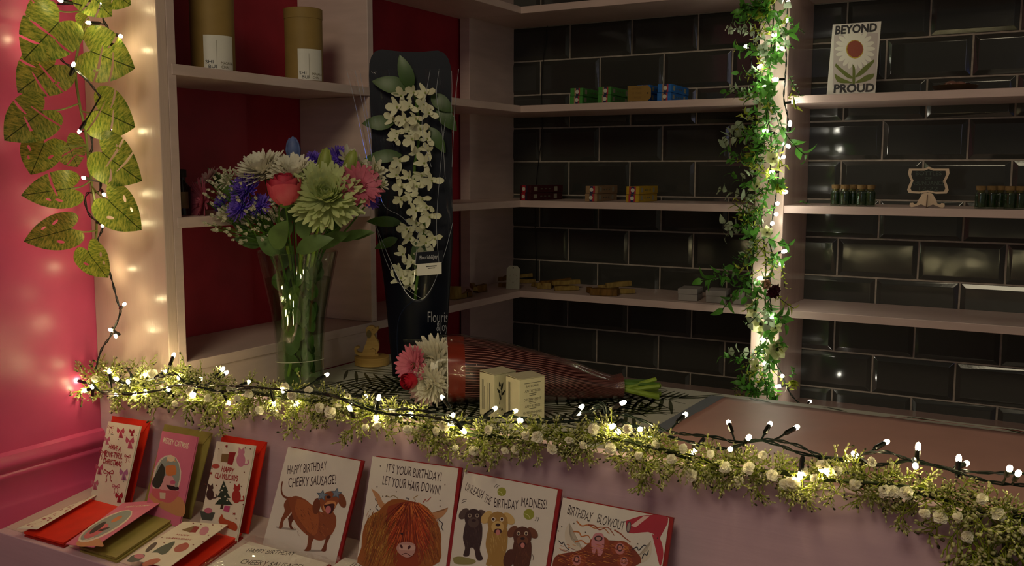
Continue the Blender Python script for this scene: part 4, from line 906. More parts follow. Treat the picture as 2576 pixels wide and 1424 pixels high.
# ---- square cards lying flat in clear sleeves at the bottom edge
def flat_card(label, q, lines):
    q = [PT(*p, .014) for p in q]; u = (q[1]-q[0]).normalized(); v = (q[3]-q[0]); v = (v-u*v.dot(u)).normalized(); n = v.cross(u)
    t = thing('birthday_card', label, 'greeting card', q[0].lerp(q[2], .5)-Vector((0, 0, .014)), 'square birthday cards lying flat in clear sleeves')
    W = (q[1]-q[0]).length; slab(q[0], u, v, n, W, .147, .0008, 'card_front', PAPW, t)
    slab(q[0]+u*.004, u, v, n, W, .149, .0125, 'envelope', ENVD, t, -.0012)
    A = Art(q[0], u, v, n, (0, 0, 1))
    for s, a, b, h in lines: A.text(s, a, b, h, INK, 0, .05)
    A.done(t)
    mb = MB(); R = random.Random(2); M = fr3(q[0]-v*.012-u*.006, u, -v, n)
    mb.sheet(lambda i, j: ((W+.018)*i, -.165*j, .0035+.0035*math.sin(7*i+3*j)*math.sin(5*j+2*i)+R.uniform(-.0008, .0008)), 24, 24, 0, M); mb.build('clear_sleeve', CELL, t)
flat_card('sleeved birthday card lying flat in front of the dachshund card', ((627,1362), (828,1418), (760,1500), (545,1440)), [('HAPPY BIRTHDAY', (622,1384), (742,1393), 16), ('CHEEKY SAUSAGE!', (607,1412), (760,1426), 18)])
flat_card('sleeved birthday card lying flat in front of the highland cow card', ((868,1402), (1060,1452), (1000,1540), (800,1485)), [("IT'S YOUR BIRTHDAY!", (885,1420), (1050,1462), 18)])
# ================================================================ cloths on the counter
CLW = mat('oilcloth_white', '#c9cabb', .35, .5, noise=.04, nscale=20)
CLG = mat('oilcloth_palm_green', '#3c4226', .4, .4, noise=.12, nscale=40)
CLP = mat('oilcloth_pink', '#cf9f92', .38, .5, noise=.05, nscale=12, bump=.25, bscale=6, bdist=.003)
CLE = mat('oilcloth_grey_edge', '#7d8590', .3, .5)
ZC = ZTAB-.001
def ripple(x, y): return .0016*math.sin(9*x+2)*math.sin(7*y+1)+.0010*math.sin(23*x-11*y)
xa = -.545
m = MB(); yb_ = 1.7345
m.sheet(lambda i, j: (XS+.003+(.72-XS-.003)*i, YP+.022+(yb_-YP-.022)*j, ZC+.0012), 60, 12)
RC = random.Random(9)
def frond(cx, cy, an, L, n=11, w=.0075, bendk=.5):
    pts = []
    for i in range(n+1):
        t = i/n; a = an+bendk*t; pts.append((cx, cy)); cx += math.cos(a)*L/n; cy += math.sin(a)*L/n
    def seg(p, q, w0, w1):
        d = Vector((q[0]-p[0], q[1]-p[1], 0)); l = d.length
        if l < 1e-6: return
        d /= l; nx, ny = -d.y, d.x; a = Vector((p[0], p[1], 0)); N = 5; vs = []
        for k in range(N+1):
            t = k/N; ww = (w0+(w1-w0)*t)*math.sin(PI*(.06+.9*t))**.7; c = a+d*l*t
            if not (XS+.006 < c.x+nx*ww < .71 and YP+.024 < c.y < yb_-.004) or (c.x > xa-.02 and c.y < yb_-.035): return
            vs += [(c.x+nx*ww, c.y+ny*ww, ZC+.0014), (c.x-nx*ww, c.y-ny*ww, ZC+.0014)]
        m.add(vs, [(2*k, 2*k+1, 2*k+3, 2*k+2) for k in range(N)], 1)
    for i in range(1, n+1):
        p = pts[i]; a = an+bendk*i/n
        for s_ in (-1, 1):
            l = L*.55*math.sin(PI*(.18+.72*i/n)); b = a+s_*(.95-.5*i/n)
            seg(p, (p[0]+math.cos(b)*l, p[1]+math.sin(b)*l), w*.55, w*.4)
    for i in range(n): seg(pts[i], pts[i+1], .0014, .0014)
for cx, cy, an, L in ((-1.30,1.30,.5,.26),(-1.31,1.55,-.1,.25),(-1.16,1.22,1.0,.24),(-1.12,1.50,.2,.24),(-1.00,1.35,.9,.26),(-.98,1.20,.1,.22),(-.96,1.68,-.7,.24),(-.88,1.46,-.2,.20),(-.80,1.30,2.6,.22),(-.86,1.62,.35,.20),(-1.25,1.44,.3,.22),(-1.08,1.62,.1,.24),(-.98,1.50,-1.1,.2),(-1.2,1.66,-.5,.2),(-.78,1.50,.5,.24),(-.72,1.36,.9,.22),(-.80,1.66,-.15,.24),(-.66,1.66,-.5,.2),(-.74,1.60,-.9,.22),(-.70,1.26,.4,.2),(-.60,1.50,2.4,.22),
                      *[( -.5+.14*i, 1.722, .3+(i % 3)*.2, .10) for i in range(10)]): frond(cx, cy, an, L)
cloth = m.build('tablecloth', [CLW, CLG]); tag(cloth, 'white tablecloth printed with green palm leaves on the counter', 'tablecloth'); rebase(cloth, (-.9, 1.4, ZC))
# pink oilcloth laid over its right part
m = MB(); c0 = P(1820, 1006, Z=ZC).x; c1 = xa
def pk(i, j):
    y = YP+.0215+(1.705-YP-.0215)*j; xl = -.545+(.012)*j; x = xl+(.715-xl)*i
    yy = y - (.0 if i < .02 else .028*max(0, j-.6)/.4*math.exp(-((i-.28)/.22)**2)*.4)
    return (x, yy, ZC+.0032+.0010*math.sin(6*x+3)*math.sin(8*y)+.0016*math.exp(-((x+.42-.6*(y-1.4))/.012)**2))
m.sheet(pk, 90, 24); o = m.build('tablecloth', CLP, solid=.0008); tag(o, 'pink oilcloth covering the right part of the counter', 'tablecloth'); rebase(o, (-.2, 1.4, ZC))
mb = MB(); mb.sheet(lambda i, j: (xa-.024+.026*i+.012*j, YP+.0215+(1.705-YP-.0215)*j, ZC+.0036), 2, 10); mb.build('clear_edge', CLE, o)
mb = MB(); mb.sheet(lambda i, j: (xa+.30+(.9)*j, 1.7055+.0022*i+.004*math.sin(PI*j), ZC+.0045), 1, 12); mb.build('red_underside_edge', mat('red_cloth_edge', '#a5283c', .5), o)
# ================================================================ petals and heads
def petal(mb, M, L, W, m=0, curl=.3, cup=.2, n=4, blunt=.65):
    """strip from the origin along local X, bending towards local Z when curl > 0"""
    vs = []; fs = []; x = z = 0; a = 0
    for i in range(n+1):
        t = i/n; w = W*.5*(.30+.70*math.sin(PI*min(1, t*.5/blunt)**1.1)) if t < 1 else W*.16
        vs += [(x, -w, z+w*cup), (x, 0, z), (x, w, z+w*cup)]
        a += curl/n*(1+t); x += math.cos(a)*L/n; z += math.sin(a)*L/n
    for i in range(n): k = i*3; fs += [(k, k+3, k+4, k+1), (k+1, k+4, k+5, k+2)]
    mb.add(vs, fs, m, M)
def ring(mb, n, L, W, el, m=0, curl=.3, cup=.2, r0=.0, z0=.0, ph=0, R=random, jit=.08, nseg=4, blunt=.65):
    for i in range(n):
        an = 2*PI*(i+ph)/n+R.uniform(-jit, jit); e = el+R.uniform(-jit, jit)
        x_ = Vector((math.cos(an)*math.cos(e), math.sin(an)*math.cos(e), math.sin(e))); y_ = Vector((-math.sin(an), math.cos(an), 0)); z_ = x_.cross(y_)
        petal(mb, fr3((math.cos(an)*r0, math.sin(an)*r0, z0), x_, y_, z_), L*R.uniform(.9, 1.08), W*R.uniform(.9, 1.1), m, curl, cup, nseg, blunt)
def mum(r, seed=0, dense=1.0, flat=.75):
    R = random.Random(seed); mb = MB()
    L = [(26, 1.0, -.12), (26, .98, .08), (24, .93, .26), (22, .84, .45), (20, .72, .65), (16, .58, .85), (12, .42, 1.05), (8, .28, 1.3)]
    for k, (n, l, e) in enumerate(L): ring(mb, int(n*dense), r*l, r*.17, e*flat+.0, 0, .55 if k > 3 else .3, .35, r*.05, r*.06*k*.55, k*.37, R, .10, 4, .75)
    mb.ball((0, 0, r*.15), r*.2, 0, None, 8, 6); return mb
def daisy(r, seed=0, n=22, W=.16, layers=2):
    R = random.Random(seed); mb = MB()
    for k in range(layers): ring(mb, n, r*(1-.12*k), r*W, .1+.28*k, 0, .12, .25, r*.12, r*.03*k, k*.5, R, .07, 4, .7)
    for k in range(2): ring(mb, 16, r*.32, r*.07, .5+.4*k, 2, .4, .2, r*.06, r*.05, k*.4, R, .1, 3)
    mb.ball((0, 0, r*.04), r*.17, 1, None, 10, 6, (1, 1, .7)); return mb
def rose(r, h, seed=0):
    R = random.Random(seed); mb = MB()
    for k, (n, rr, hh, op) in enumerate(((2, .28, .98, .0), (3, .42, 1.0, .02), (3, .58, .98, .07), (3, .78, .9, .22), (4, .92, .80, .42))):
        for i in range(n):
            a0 = 2*PI*(i+.37*k)/n; span = 2*PI/n*1.25
            def fn(u, v, a0=a0, rr=rr, hh=hh, op=op, span=span):
                a = a0+(u-.5)*span; e = 1-abs(2*u-1)**3*.25; z = h*hh*v*e
                rad = r*rr*(.42+.58*math.sin(PI*min(1, v*.75+.02)))*(1-.10*v)+r*op*max(0, v-.62)**1.5*2.3+r*.02*math.cos((u-.5)*PI)
                return (rad*math.cos(a), rad*math.sin(a), z-(op*h*.25*max(0, v-.8)))
            mb.sheet(fn, 7, 8, 0)
    for i in range(5):
        an = 2*PI*i/5; x_ = Vector((math.cos(an)*.75, math.sin(an)*.75, .5)).normalized(); y_ = Vector((-math.sin(an), math.cos(an), 0))
        petal(mb, fr3((0, 0, 0), x_, y_, x_.cross(y_)), h*.42, h*.14, 1, -.8, .2)
    mb.ball((0, 0, h*.03), r*.38, 1, None, 8, 6, (1, 1, .8)); return mb
def orchid(r, seed=0):
    R = random.Random(seed); mb = MB()
    ring(mb, 3, r, r*.46, .15, 0, .25, .25, .0, 0, .0, R, .12, 4, .45); ring(mb, 2, r*1.05, r*.66, .2, 0, .15, .2, 0, r*.03, .33, R, .05, 4, .6)
    for an in (-PI/2,):
        x_ = Vector((0, -.6, .75)).normalized(); petal(mb, fr3((0, 0, r*.05), x_, Vector((1, 0, 0)), x_.cross(Vector((1, 0, 0)))), r*.5, r*.5, 0, -.7, .6)
    mb.ball((0, 0, r*.16), r*.10, 1, None, 6, 4); return mb
def bud_mb(L, r, m=0):
    mb = MB(); mb.lathe([(.0003, 0), (r*.5, L*.04), (r*.85, L*.25), (r, L*.5), (r*.8, L*.75), (r*.4, L*.93), (.0003, L)], 10, m)
    for k in range(3):
        an = 2*PI*k/3; pts = [(r*c*math.cos(an), r*c*math.sin(an), L*z) for c, z in ((.55, .05), (.92, .28), (1.05, .5), (.86, .75), (.45, .94))]; mb.tube(pts, [r*.12]*5, 5, m)
    return mb
MUMW = mat('petal_white', '#ece8d6', .5, .3, noise=.05, nscale=60, trans=.25)
MUMG = mat('petal_lime_white', '#ccd69a', .5, .3, noise=.12, nscale=30, trans=.25)
PINKF = mat('petal_pink', '#cf6f86', .5, .3, noise=.10, nscale=60, trans=.25)
PALEP = mat('petal_pale_pink', '#c9a3a4', .5, .3, noise=.08, nscale=60, trans=.25)
PURP = mat('petal_violet', '#8566d6', .5, .3, noise=.25, nscale=50, trans=.2)
ROSEM = mat('petal_rose_red', '#c2304a', .45, .35, noise=.18, nscale=30, trans=.2, vary='#d9606c')
GCEN = mat('flower_centre', '#5a4a20', .7, .2, noise=.4, nscale=200)
STEM = mat('flower_stem', '#4f7326', .4, .4, noise=.2, nscale=30, trans=.1)
STEMD = mat('flower_stem_light', '#8aa33c', .4, .4, noise=.2, nscale=30, trans=.15)
LEAFG = mat('bouquet_leaf', '#56703a', .45, .4, noise=.25, nscale=30, trans=.2)
BLUEB = mat('petal_blue_grey', '#5a6a9a', .5, .3, noise=.15, nscale=40)
LILY = mat('lily_bud_green', '#8f9c4c', .45, .35, noise=.15, nscale=20, trans=.1)
ALST = mat('petal_ivory', '#e2dec6', .5, .3, noise=.06, nscale=40, trans=.25)
# ================================================================ glass vase
VB = P(757, 978, Z=ZTAB+.004); VB.y += .0; DV = depth(VB); VS = DV/FPX/math.cos(PITCH)
ZV = VB.z
GLASS = clear_mat('vase_glass', (.88, .94, .88), 1.0, .02, ior=1.75)
WATER = clear_mat('vase_water', (.86, .92, .80), .6, .03, ior=1.2)
def zpx(y): return P(757, y, D=DV).z
vpro = [(632,100),(650,96),(700,86),(740,78),(780,70),(820,64.5),(860,61),(905,58.5),(950,59.5),(975,60.5)]
vr = [(hw*VS, zpx(y)) for y, hw in vpro]
vase = thing('vase', 'tall flared clear glass vase holding the mixed bouquet', 'vase', (VB.x, VB.y, ZV))
M0 = Matrix.Translation((VB.x, VB.y, 0))
outer = [(r_, z) for r_, z in vr][::-1]; outer = [(.0004, ZV), (outer[0][0]*.92, ZV), (outer[0][0], ZV+.004)]+outer[1:]
inner = [(r_-.0028, z) for r_, z in vr]; inner = inner[:-1]+[(inner[-1][0], ZV+.014), (.0004, ZV+.012)]
mb = MB(); mb.lathe(outer+[(vr[0][0]-.0008, vr[0][1]+.0012)]+inner, 56, 0, M0); mb.build('glass_body', GLASS, vase)
mb = MB(); wz = zpx(905); rin = [q for q in vr if q[1] < zpx(690)]
mb.lathe([(.0004, ZV+.0145)]+[(r_-.0034, max(z, ZV+.0145)) for r_, z in rin[::-1]]+[(.0004, rin[0][1])], 48, 0, M0); mb.build('water', WATER, vase)
mb = MB(); pts = [(VB.x+(60.5*VS)*math.cos(a), VB.y+(60.5*VS)*math.sin(a), wz+.004*math.sin(a+2)) for a in [2*PI*i/40 for i in range(41)]]; mb.tube(pts, .0005, 4); mb.build('clear_band', mat('clear_band', '#c9c9b5', .3), vase)
def VP_(x, y, off=0):
    """point near the vase: off metres towards the viewer from the vase's own depth"""
    return P(x, y, D=DV-off)
MOUTH = Vector((VB.x, VB.y, vr[0][1])); RS = random.Random(31)
def stem_to_vase(mb, p, m=0, r=.0016, k=None):
    ang = RS.uniform(0, 2*PI) if k is None else k; hr = Vector((p.x-VB.x, p.y-VB.y, 0)); hr = hr.normalized() if hr.length > .01 else Vector((math.cos(ang), math.sin(ang), 0))
    a = MOUTH+hr*vr[0][0]*RS.uniform(.2, .75); f = -hr*RS.uniform(.0, .8)+Vector((math.cos(ang), math.sin(ang), 0))*.3
    mid = Vector((VB.x, VB.y, zpx(800)))+hr*.010; b = Vector((VB.x, VB.y, ZV+.02+RS.uniform(0, .02)))+f*.028
    mb.tube(smoothpath([p, p.lerp(a, .55)+Vector((0, 0, -.006)), a, mid+f*.008, b], 5), r, 6, m)
def flower(name, label, cat, head, mats, pos, dirn, stemm=STEM, parts=None, r=.0016, group='flowers in the glass vase'):
    t = thing(name, label, cat, pos, group)
    mb = MB(); mb.merge(head, frame(pos, dirn)); mb.build('flower_head', mats, t)
    st = MB(); stem_to_vase(st, Vector(pos)-Vector(dirn).normalized()*.002, r=r); st.build('stem', stemm, t); return t
V = Vector; TL_ = TC
rr_ = lambda px_, p: px_*(depth(p))/FPX
p = VP_(662, 436, .03); flower('white_chrysanthemum', 'large white chrysanthemum at the top left of the vase bouquet', 'flower', mum(rr_(72, p), 1, 1, .62), [MUMW], p, TC*.45+V((0, 0, .9))-rt*.25)
p = VP_(738, 445, .045); flower('white_chrysanthemum', 'large white chrysanthemum directly behind the red rose', 'flower', mum(rr_(66, p), 2, 1, .6), [MUMW], p, TC*.6+V((0, 0, .8))+rt*.15)
p = VP_(718, 503, .085); t = flower('rose', 'single coral red rose at the front of the bouquet', 'flower', rose(rr_(47, p), rr_(76, p), 3), [ROSEM, STEM], VP_(718, 512, .085), V((0, 0, 1))+TC*.22)
p = VP_(822, 500, .055); flower('green_chrysanthemum', 'big lime white chrysanthemum right of the red rose', 'flower', mum(rr_(96, p), 4, 1.15, .8), [MUMG], p, TC*.9+V((0, 0, .55))+rt*.15, STEMD, r=.0024)
p = VP_(906, 468, .05); flower('gerbera', 'pink gerbera at the right side of the vase bouquet', 'flower', daisy(rr_(54, p), 5, 20, .24), [PINKF, GCEN, PINKF], p, TC*.8+V((0, 0, .35))+rt*.4)
p = VP_(512, 505, .03); flower('gerbera', 'pink gerbera at the far left of the vase bouquet', 'flower', daisy(rr_(54, p), 6, 20, .24), [PINKF, GCEN, PINKF], p, TC*.55-rt*.75+V((0, 0, .05)))
p = VP_(524, 456, -.01); flower('gerbera', 'pale pink gerbera above the pink one at the far left', 'flower', daisy(rr_(40, p), 7, 20, .22), [PALEP, GCEN, PALEP], p, TC*.3-rt*.6+V((0, 0, .7)))
for x, y, o, rr, lb, sd in ((622,478,.05,46,'violet flower between the white chrysanthemum and the left gypsophila',8),(606,525,.06,38,'violet flower low on the left side of the bouquet',9),(655,520,.05,34,'violet flower left of the red rose',10),(850,400,-.03,34,'violet flower behind the lily buds',11),(790,405,-.04,26,'violet flower behind the second white chrysanthemum',12),(930,505,-.0,26,'violet flower below the right gerbera',13),(560,512,.02,26,'violet flower beside the far left gerbera',14)):
    p = VP_(x, y, o); flower('violet_aster', lb, 'flower', mum(rr_(rr, p), sd, .75, .9), [PURP], p, TC*.7+V((0, 0, .5))+rt*((x-740)/250))
for x, y, o, rr, lb, sd in ((578,455,.015,36,'ivory alstroemeria at the upper left of the bouquet',21),(570,540,.045,32,'ivory alstroemeria low at the left of the bouquet',22),(940,432,.03,38,'ivory flower at the right edge of the bouquet',23),(955,465,.035,26,'ivory flower lowest at the right edge',24),(872,400,.0,36,'ivory flower behind the right lily bud',25),(700,505,.05,26,'small ivory daisy behind the left of the rose',26),(905,420,.02,30,'ivory flower above the right gerbera',27)):
    p = VP_(x, y, o); hd = MB(); R_ = random.Random(sd)
    for k in range(3): ring(hd, 7, rr_(rr, p)*(1-.2*k), rr_(rr, p)*.34, .25+.38*k, 0, .25, .3, 0, 0, k*.4, R_, .14, 4, .6)
    for k in range(5): hd.tube([(0, 0, 0), (R_.uniform(-.3, .3)*rr_(rr, p), R_.uniform(-.3, .3)*rr_(rr, p), rr_(rr, p)*.6)], .0005, 4, 1)
    flower('alstroemeria', lb, 'flower', hd, [ALST, LILY], p, TC*.7+V((0, 0, .6))+rt*((x-740)/220))
for x, y, dx, L, w, lb, b_ in ((812,470,.14,100,19,'tall green lily bud above the lime chrysanthemum',LILY),(872,452,.30,78,17,'shorter green lily bud leaning right',LILY),(741,410,-.02,66,18,'blue grey iris bud rising above the bouquet',BLUEB)):
    p = VP_(x, y, -.01 if b_ is BLUEB else .03); t = thing('lily_bud' if b_ is LILY else 'iris_bud', lb, 'flower', p, 'flowers in the glass vase'); d = V((0, 0, 1))+rt*dx+TC*.1
    mb = MB(); mb.merge(bud_mb(rr_(L, p), rr_(w, p)), frame(p, d)); mb.build('bud', b_, t); st = MB(); stem_to_vase(st, p); st.build('stem', STEM, t)
# gypsophila sprays
GYPW = mat('gypsophila_white', '#e0dcc2', .6, .2, trans=.25)
GYV = []
def gyp_head(r, seed):
    R = random.Random(seed); mb = MB()
    for k in range(12):
        an = R.uniform(0, 6.28); e = R.uniform(.1, 1.4); x_ = V((math.cos(an)*math.cos(e), math.sin(an)*math.cos(e), math.sin(e))); y_ = V((-math.sin(an), math.cos(an), 0))
        petal(mb, fr3((0, 0, 0), x_, y_, x_.cross(y_)), r, r*.6, 0, .6, .3, 2)
    mb.ball((0, 0, 0), r*.55, 0, None, 6, 4); return mb
GH = [gyp_head(.0046+.0005*i, i) for i in range(4)]
RGy = random.Random(77)
GY = {'gypsophila spray at the upper left, over the white alstroemeria': [(545,440),(553,462),(535,455),(563,430),(575,425),(530,475),(520,488),(590,432),(548,480),(580,470),(600,468),(560,500),(540,520),(598,500)],
      'gypsophila spray hanging low at the left of the vase bouquet': [(535,545),(540,560),(545,575),(538,580),(567,570),(570,585),(590,598),(605,600),(616,608),(560,550),(575,545),(525,560),(600,580)],
      'gypsophila spray in front, between violet asters and rose stem': [(615,525),(630,530),(645,520),(655,540),(668,545),(680,530),(690,545),(700,555),(640,555),(660,565),(675,570),(690,575),(650,580),(620,560),(605,545),(700,578),(685,590),(635,575),(612,580),(665,595),(700,530),(668,520),(652,505),(708,565)]}
for lb, pts in GY.items():
    q = sum((VP_(x, y, .07) for x, y in pts), V())/len(pts); t = thing('gypsophila', lb, 'flower', q, 'flowers in the glass vase'); mb = MB(); st = MB()
    root = q.lerp(MOUTH, .75); stem_to_vase(st, root, r=.001)
    for x, y in pts:
        for k in range(2):
            p = VP_(x+RGy.uniform(-10, 10), y+RGy.uniform(-9, 9), .06+RGy.uniform(-.02, .025)); d = (p-root).normalized()
            mb.merge(GH[RGy.randrange(4)], frame(p, d+TC*.8+rv()*.3)); st.tube(smoothpath([root, root.lerp(p, .5)+rv()*.006, p], 4), .0005, 3, cap=False)
    mb.build('blossoms', GYPW, t); st.build('stem', STEM, t)
# foliage of the bouquet
def big_leaf(mb, p, d, nrm, L, W, m=0, curl=.2):
    d = V(d).normalized(); nrm = V(nrm); nrm = (nrm-d*nrm.dot(d)).normalized(); leaf(mb, fr3(p, d, nrm.cross(d), nrm), L, W, m, curl, .15, 8, 1, .8)
fol = thing('foliage_sprig', 'green leafy sprigs filling the collar and inside of the glass vase', 'foliage', MOUTH)
mb = MB(); RL = random.Random(12); st = MB()
for x, y, dx, dz, L, W, o in ((690,625,.3,.55,.062,.040,.075),(745,632,.9,.35,.075,.034,.08),(700,640,-.5,.5,.05,.03,.06),(800,620,.7,.3,.07,.03,.03),(760,600,.2,.9,.05,.03,.05),(655,620,-.8,.3,.05,.022,.03),(850,605,.8,.25,.07,.020,.02),(640,600,-.7,.6,.05,.02,.02),(880,600,1,.3,.05,.018,.01),(720,600,0,1,.06,.03,.02),(780,585,.3,.8,.06,.03,.0),(680,590,-.3,.8,.06,.03,.0),(830,590,.5,.7,.06,.028,.0),(740,560,.1,1,.07,.03,-.02),(640,560,-.6,.7,.07,.025,-.03),(860,550,.6,.6,.07,.025,-.03),(700,520,-.1,1,.08,.03,-.05),(800,520,.3,1,.08,.03,-.05),(600,500,-.6,.7,.08,.025,-.05),(880,500,.7,.6,.07,.025,-.05)):
    big_leaf(mb, VP_(x, y, o), rt*dx+V((0, 0, dz))+TC*.25, TC+V((0, 0, .5)), L, W, 0, RL.uniform(.05, .3))
for i in range(95):
    y = RL.uniform(650, 940); hw = np.interp(y, [a for a, b in vpro], [b for a, b in vpro])*VS*.78
    a = RL.uniform(0, 6.28); p = V((VB.x+hw*.75*math.cos(a), VB.y+hw*.75*math.sin(a), zpx(y))); d = V((-math.cos(a)*.35+RL.uniform(-.3, .3), -math.sin(a)*.35+RL.uniform(-.3, .3), RL.choice((-1, 1))*1.0))
    big_leaf(mb, p, d, TC+rv()*.5, RL.uniform(.03, .055), RL.uniform(.014, .024))
mb.build('leaves', LEAFG, fol)
for i in range(9):
    a = i*.7; p = V((VB.x+.035*math.cos(a), VB.y+.035*math.sin(a), vr[0][1]+.012)); stem_to_vase(st, p, r=RL.uniform(.0022, .0038))
st.build('stem', STEMD, fol)
# ================================================================ wooden dog figurine on a round base
WOOD = mat('pale_birch_wood', '#b08a4a', .5, .35, noise=.12, nscale=14, stretch=(1, 1, 7), vary='#c9a460')
dgD = depth(P(935, 915, Z=ZTAB+.002))
dz0 = ZTAB+.0016; dog = thing('dog_figurine', 'small wooden sitting dog figurine on a round wooden base', 'figurine', P(940, 922, D=dgD))
dog.location.z = dz0; BASE[dog.name] = V(dog.location)
DO = P(936, 915, D=dgD); DO.z = dz0; DM = fr3(DO, rt, UPV, TC); s_ = dgD/FPX
mb = MB(); mb.lathe([(.0004, 0), (44*s_, 0), (44.5*s_, .002), (44.5*s_, 19*s_), (43*s_, 20.5*s_), (.0004, 20.5*s_)], 40, 0, Matrix.Translation(DO)); mb.build('base', WOOD, dog)
dp = [(x, y) for x, y in ((-26,0),(-40,6),(-44,16),(-42,24),(-34,26),(-30,22),(-36,20),(-38,15),(-33,10),(-24,10),(-20,20),(-12,40),(-10,52),(-14,62),(-12,74),(-4,79),(6,78),(10,74),(17,76),(18,70),(14,62),(8,58),(10,50),(17,38),(19,26),(17,14),(12,8),(16,6),(18,1),(10,0))]
dp = [(a.x, a.y) for a in smoothpath([V((x*s_, y*s_, 0)) for x, y in dp+dp[:1]], 3)[:-1]]
mb = MB(); mb.prism(dp[::-1], -.006, .006, 0, DM @ Matrix.Translation((.0, 20.5*s_, 0))); mb.build('dog_body', WOOD, dog, bevel=.0006)
mb = MB(); er = [(-6+5.5*math.cos(a)*1.1, 58+10*math.sin(a)) for a in [2*PI*i/18 for i in range(18)]]; er = [(x*s_, y*s_) for x, y in er]; mb.prism(er, .0061, .0085, 0, DM @ Matrix.Translation((0, 20.5*s_, 0))); mb.build('ear', mat('darker_wood_ear', '#6d5a30', .55, noise=.15, nscale=60), dog)
mb = MB(); mb.ball((4*s_, 70*s_, .0062), .9*s_, 0, DM @ Matrix.Translation((0, 20.5*s_, 0))); mb.tube([( -2*s_, 18*s_, .0062), (2*s_, 22*s_, .0062), (8*s_, 20*s_, .0062), (11*s_, 12*s_, .0062), (9*s_, 5*s_, .0062)], .0004, 4, 0, True, DM @ Matrix.Translation((0, 20.5*s_, 0))); mb.build('engraved_lines', mat('burnt_line', '#4a3416', .7), dog)
# ================================================================ orchid in a navy gift sleeve
NAVY = mat('navy_card_sleeve', '#050a1a', .45, .22, noise=.1, nscale=20)
BG0 = P(1052, 943, Z=ZTAB+.002); DB = depth(BG0)
def BP(x, y, off=0): return P(x, y, D=DB-off)
bag = thing('gift_sleeve', 'tall navy card flower sleeve with a cellophane window', 'gift bag', BG0)
def outl(y):   # left and right outline px by height
    L = [(173,928),(560,943),(700,966),(800,975),(945,988)]; R = [(173,1134),(560,1139),(620,1138),(760,1130),(870,1122),(945,1112)]
    return (float(np.interp(y, [a for a, b in L], [b for a, b in L])), float(np.interp(y, [a for a, b in R], [b for a, b in R])))
def curvy(u): return math.sin(PI*u)
bk_ = [(928,945*0+560),(928,190),(929,160),(934,142),(944,129),(960,124),(985,127),(1010,130),(1035,131),(1060,131),(1085,128),(1102,127),(1118,134),(1128,148),(1134,168),(1135,190),(1139,560)]
low = [(y, *outl(y)) for y in (560,650,750,850,945)]
pts = bk_+[(b, y) for y, a, b in low[1:]]+[(a, y) for y, a, b in low[::-1]][:-0 or None]
mb = MB(); q = [BP(x, y) for x, y in pts[1:]]
n = len(q); dd = TC*.0012; mb.add(q+[a-dd for a in q], [tuple(range(n)), tuple(range(2*n-1, n-1, -1))]+[(i, (i+1) % n, n+(i+1) % n, n+i) for i in range(n)])
mb.build('back_panel', NAVY, bag, smooth=False)
ub = lambda u: 560+195*(1-abs(2*u-1)**2.2)     # lower edge of the window
def fp(i, j):
    y0 = ub(i); y = y0+(945-y0)*j; L, R = outl(y); x = L+(R-L)*i
    return BP(x, y, .002+.050*curvy(i)**.8*(1-.35*(y-560)/385))
mb = MB(); mb.sheet(fp, 40, 24); mb.build('front_panel', NAVY, bag, solid=.0008)
mb = MB(); mb.sheet(lambda i, j: BP(1002+120*i-8*j*0+(-6 if i == 0 else 0), 770+160*j, .0545*1.0-.020*abs(2*i-1.25)**2-.01*j) , 10, 6)
CELB = clear_mat('cellophane_window', (.985, .985, .985), .75, .06, bump=.5, bscale=16, ior=1.28)
RB = random.Random(8); cr = [(RB.uniform(0, 1), RB.uniform(-.3, .3), RB.uniform(.004, .012), RB.choice((-1, 1))*RB.uniform(.002, .006)) for k in range(16)]
def wnd(i, j):
    yb2 = ub(i)+4; y = 173+(yb2-173)*j; L, R = outl(min(y, 945)); fl = max(0, 1-(y-173)/300.)**1.3
    L -= 55*fl; R += 20*fl; x = L+(R-L)*i
    z = .052*curvy(i)**.6+.012*fl
    for a, sl, w, h in cr: z += h*math.exp(-((i-a-sl*(j-.5))/w*.5)**2)
    return BP(x, y, .003+max(0, z))
mb = MB(); mb.sheet(wnd, 110, 30); mb.build('cellophane_window', CELB, bag)
mb = MB(); mb.tube([BP(*(lambda y, LR: (LR[0]+(LR[1]-LR[0])*i/50, y))(ub(i/50), outl(ub(i/50))), .0045+.050*curvy(i/50)**.8) for i in range(51)], .0006, 4); mb.build('window_edge_glint', mat('edge_highlight', '#8f93a0', .25, .6), bag)  # pale tube: the bright highlight along the window edge, put into its colour
WHT = mat('printed_silver_white', '#b9b9bd', .4)
def curved_text(s, x, y, h, wpx, par, name, off, m_=WHT, sq=.8):
    t_ = text_mb(s, 1, 0, align='LEFT'); xs = [v[0] for v in t_.v]; x0, x1 = min(xs), max(xs); mb = MB(); vs = []
    ys = [v[1] for v in t_.v]; hh = max(ys)-min(ys)
    for v in t_.v:
        X = x+(v[0]-x0)/(x1-x0)*wpx; Y = y-(v[1])/hh*h
        L, R = outl(Y); i = min(1.0, (X-L)/(R-L)); X2 = X
        if X > R-1: i = 1; X2 = R-1
        vs.append(BP(X2, Y, .0035+.050*max(0, curvy(i))**.8*(1-.35*(Y-560)/385)))
    mb.add(vs, t_.f); return mb.build(name, m_, par, smooth=False)
curved_text('Flouris', 1076, 799, 27, 51, bag, 'printed_lettering', 0); curved_text('&Joy', 1098, 823, 30, 29, bag, 'printed_lettering', 0)
GLINT = mat('crease_glint', '#c8cbd2', .12, .9, metal=.6)  # pale metallic tubes along the creases, added to imitate their bright glints
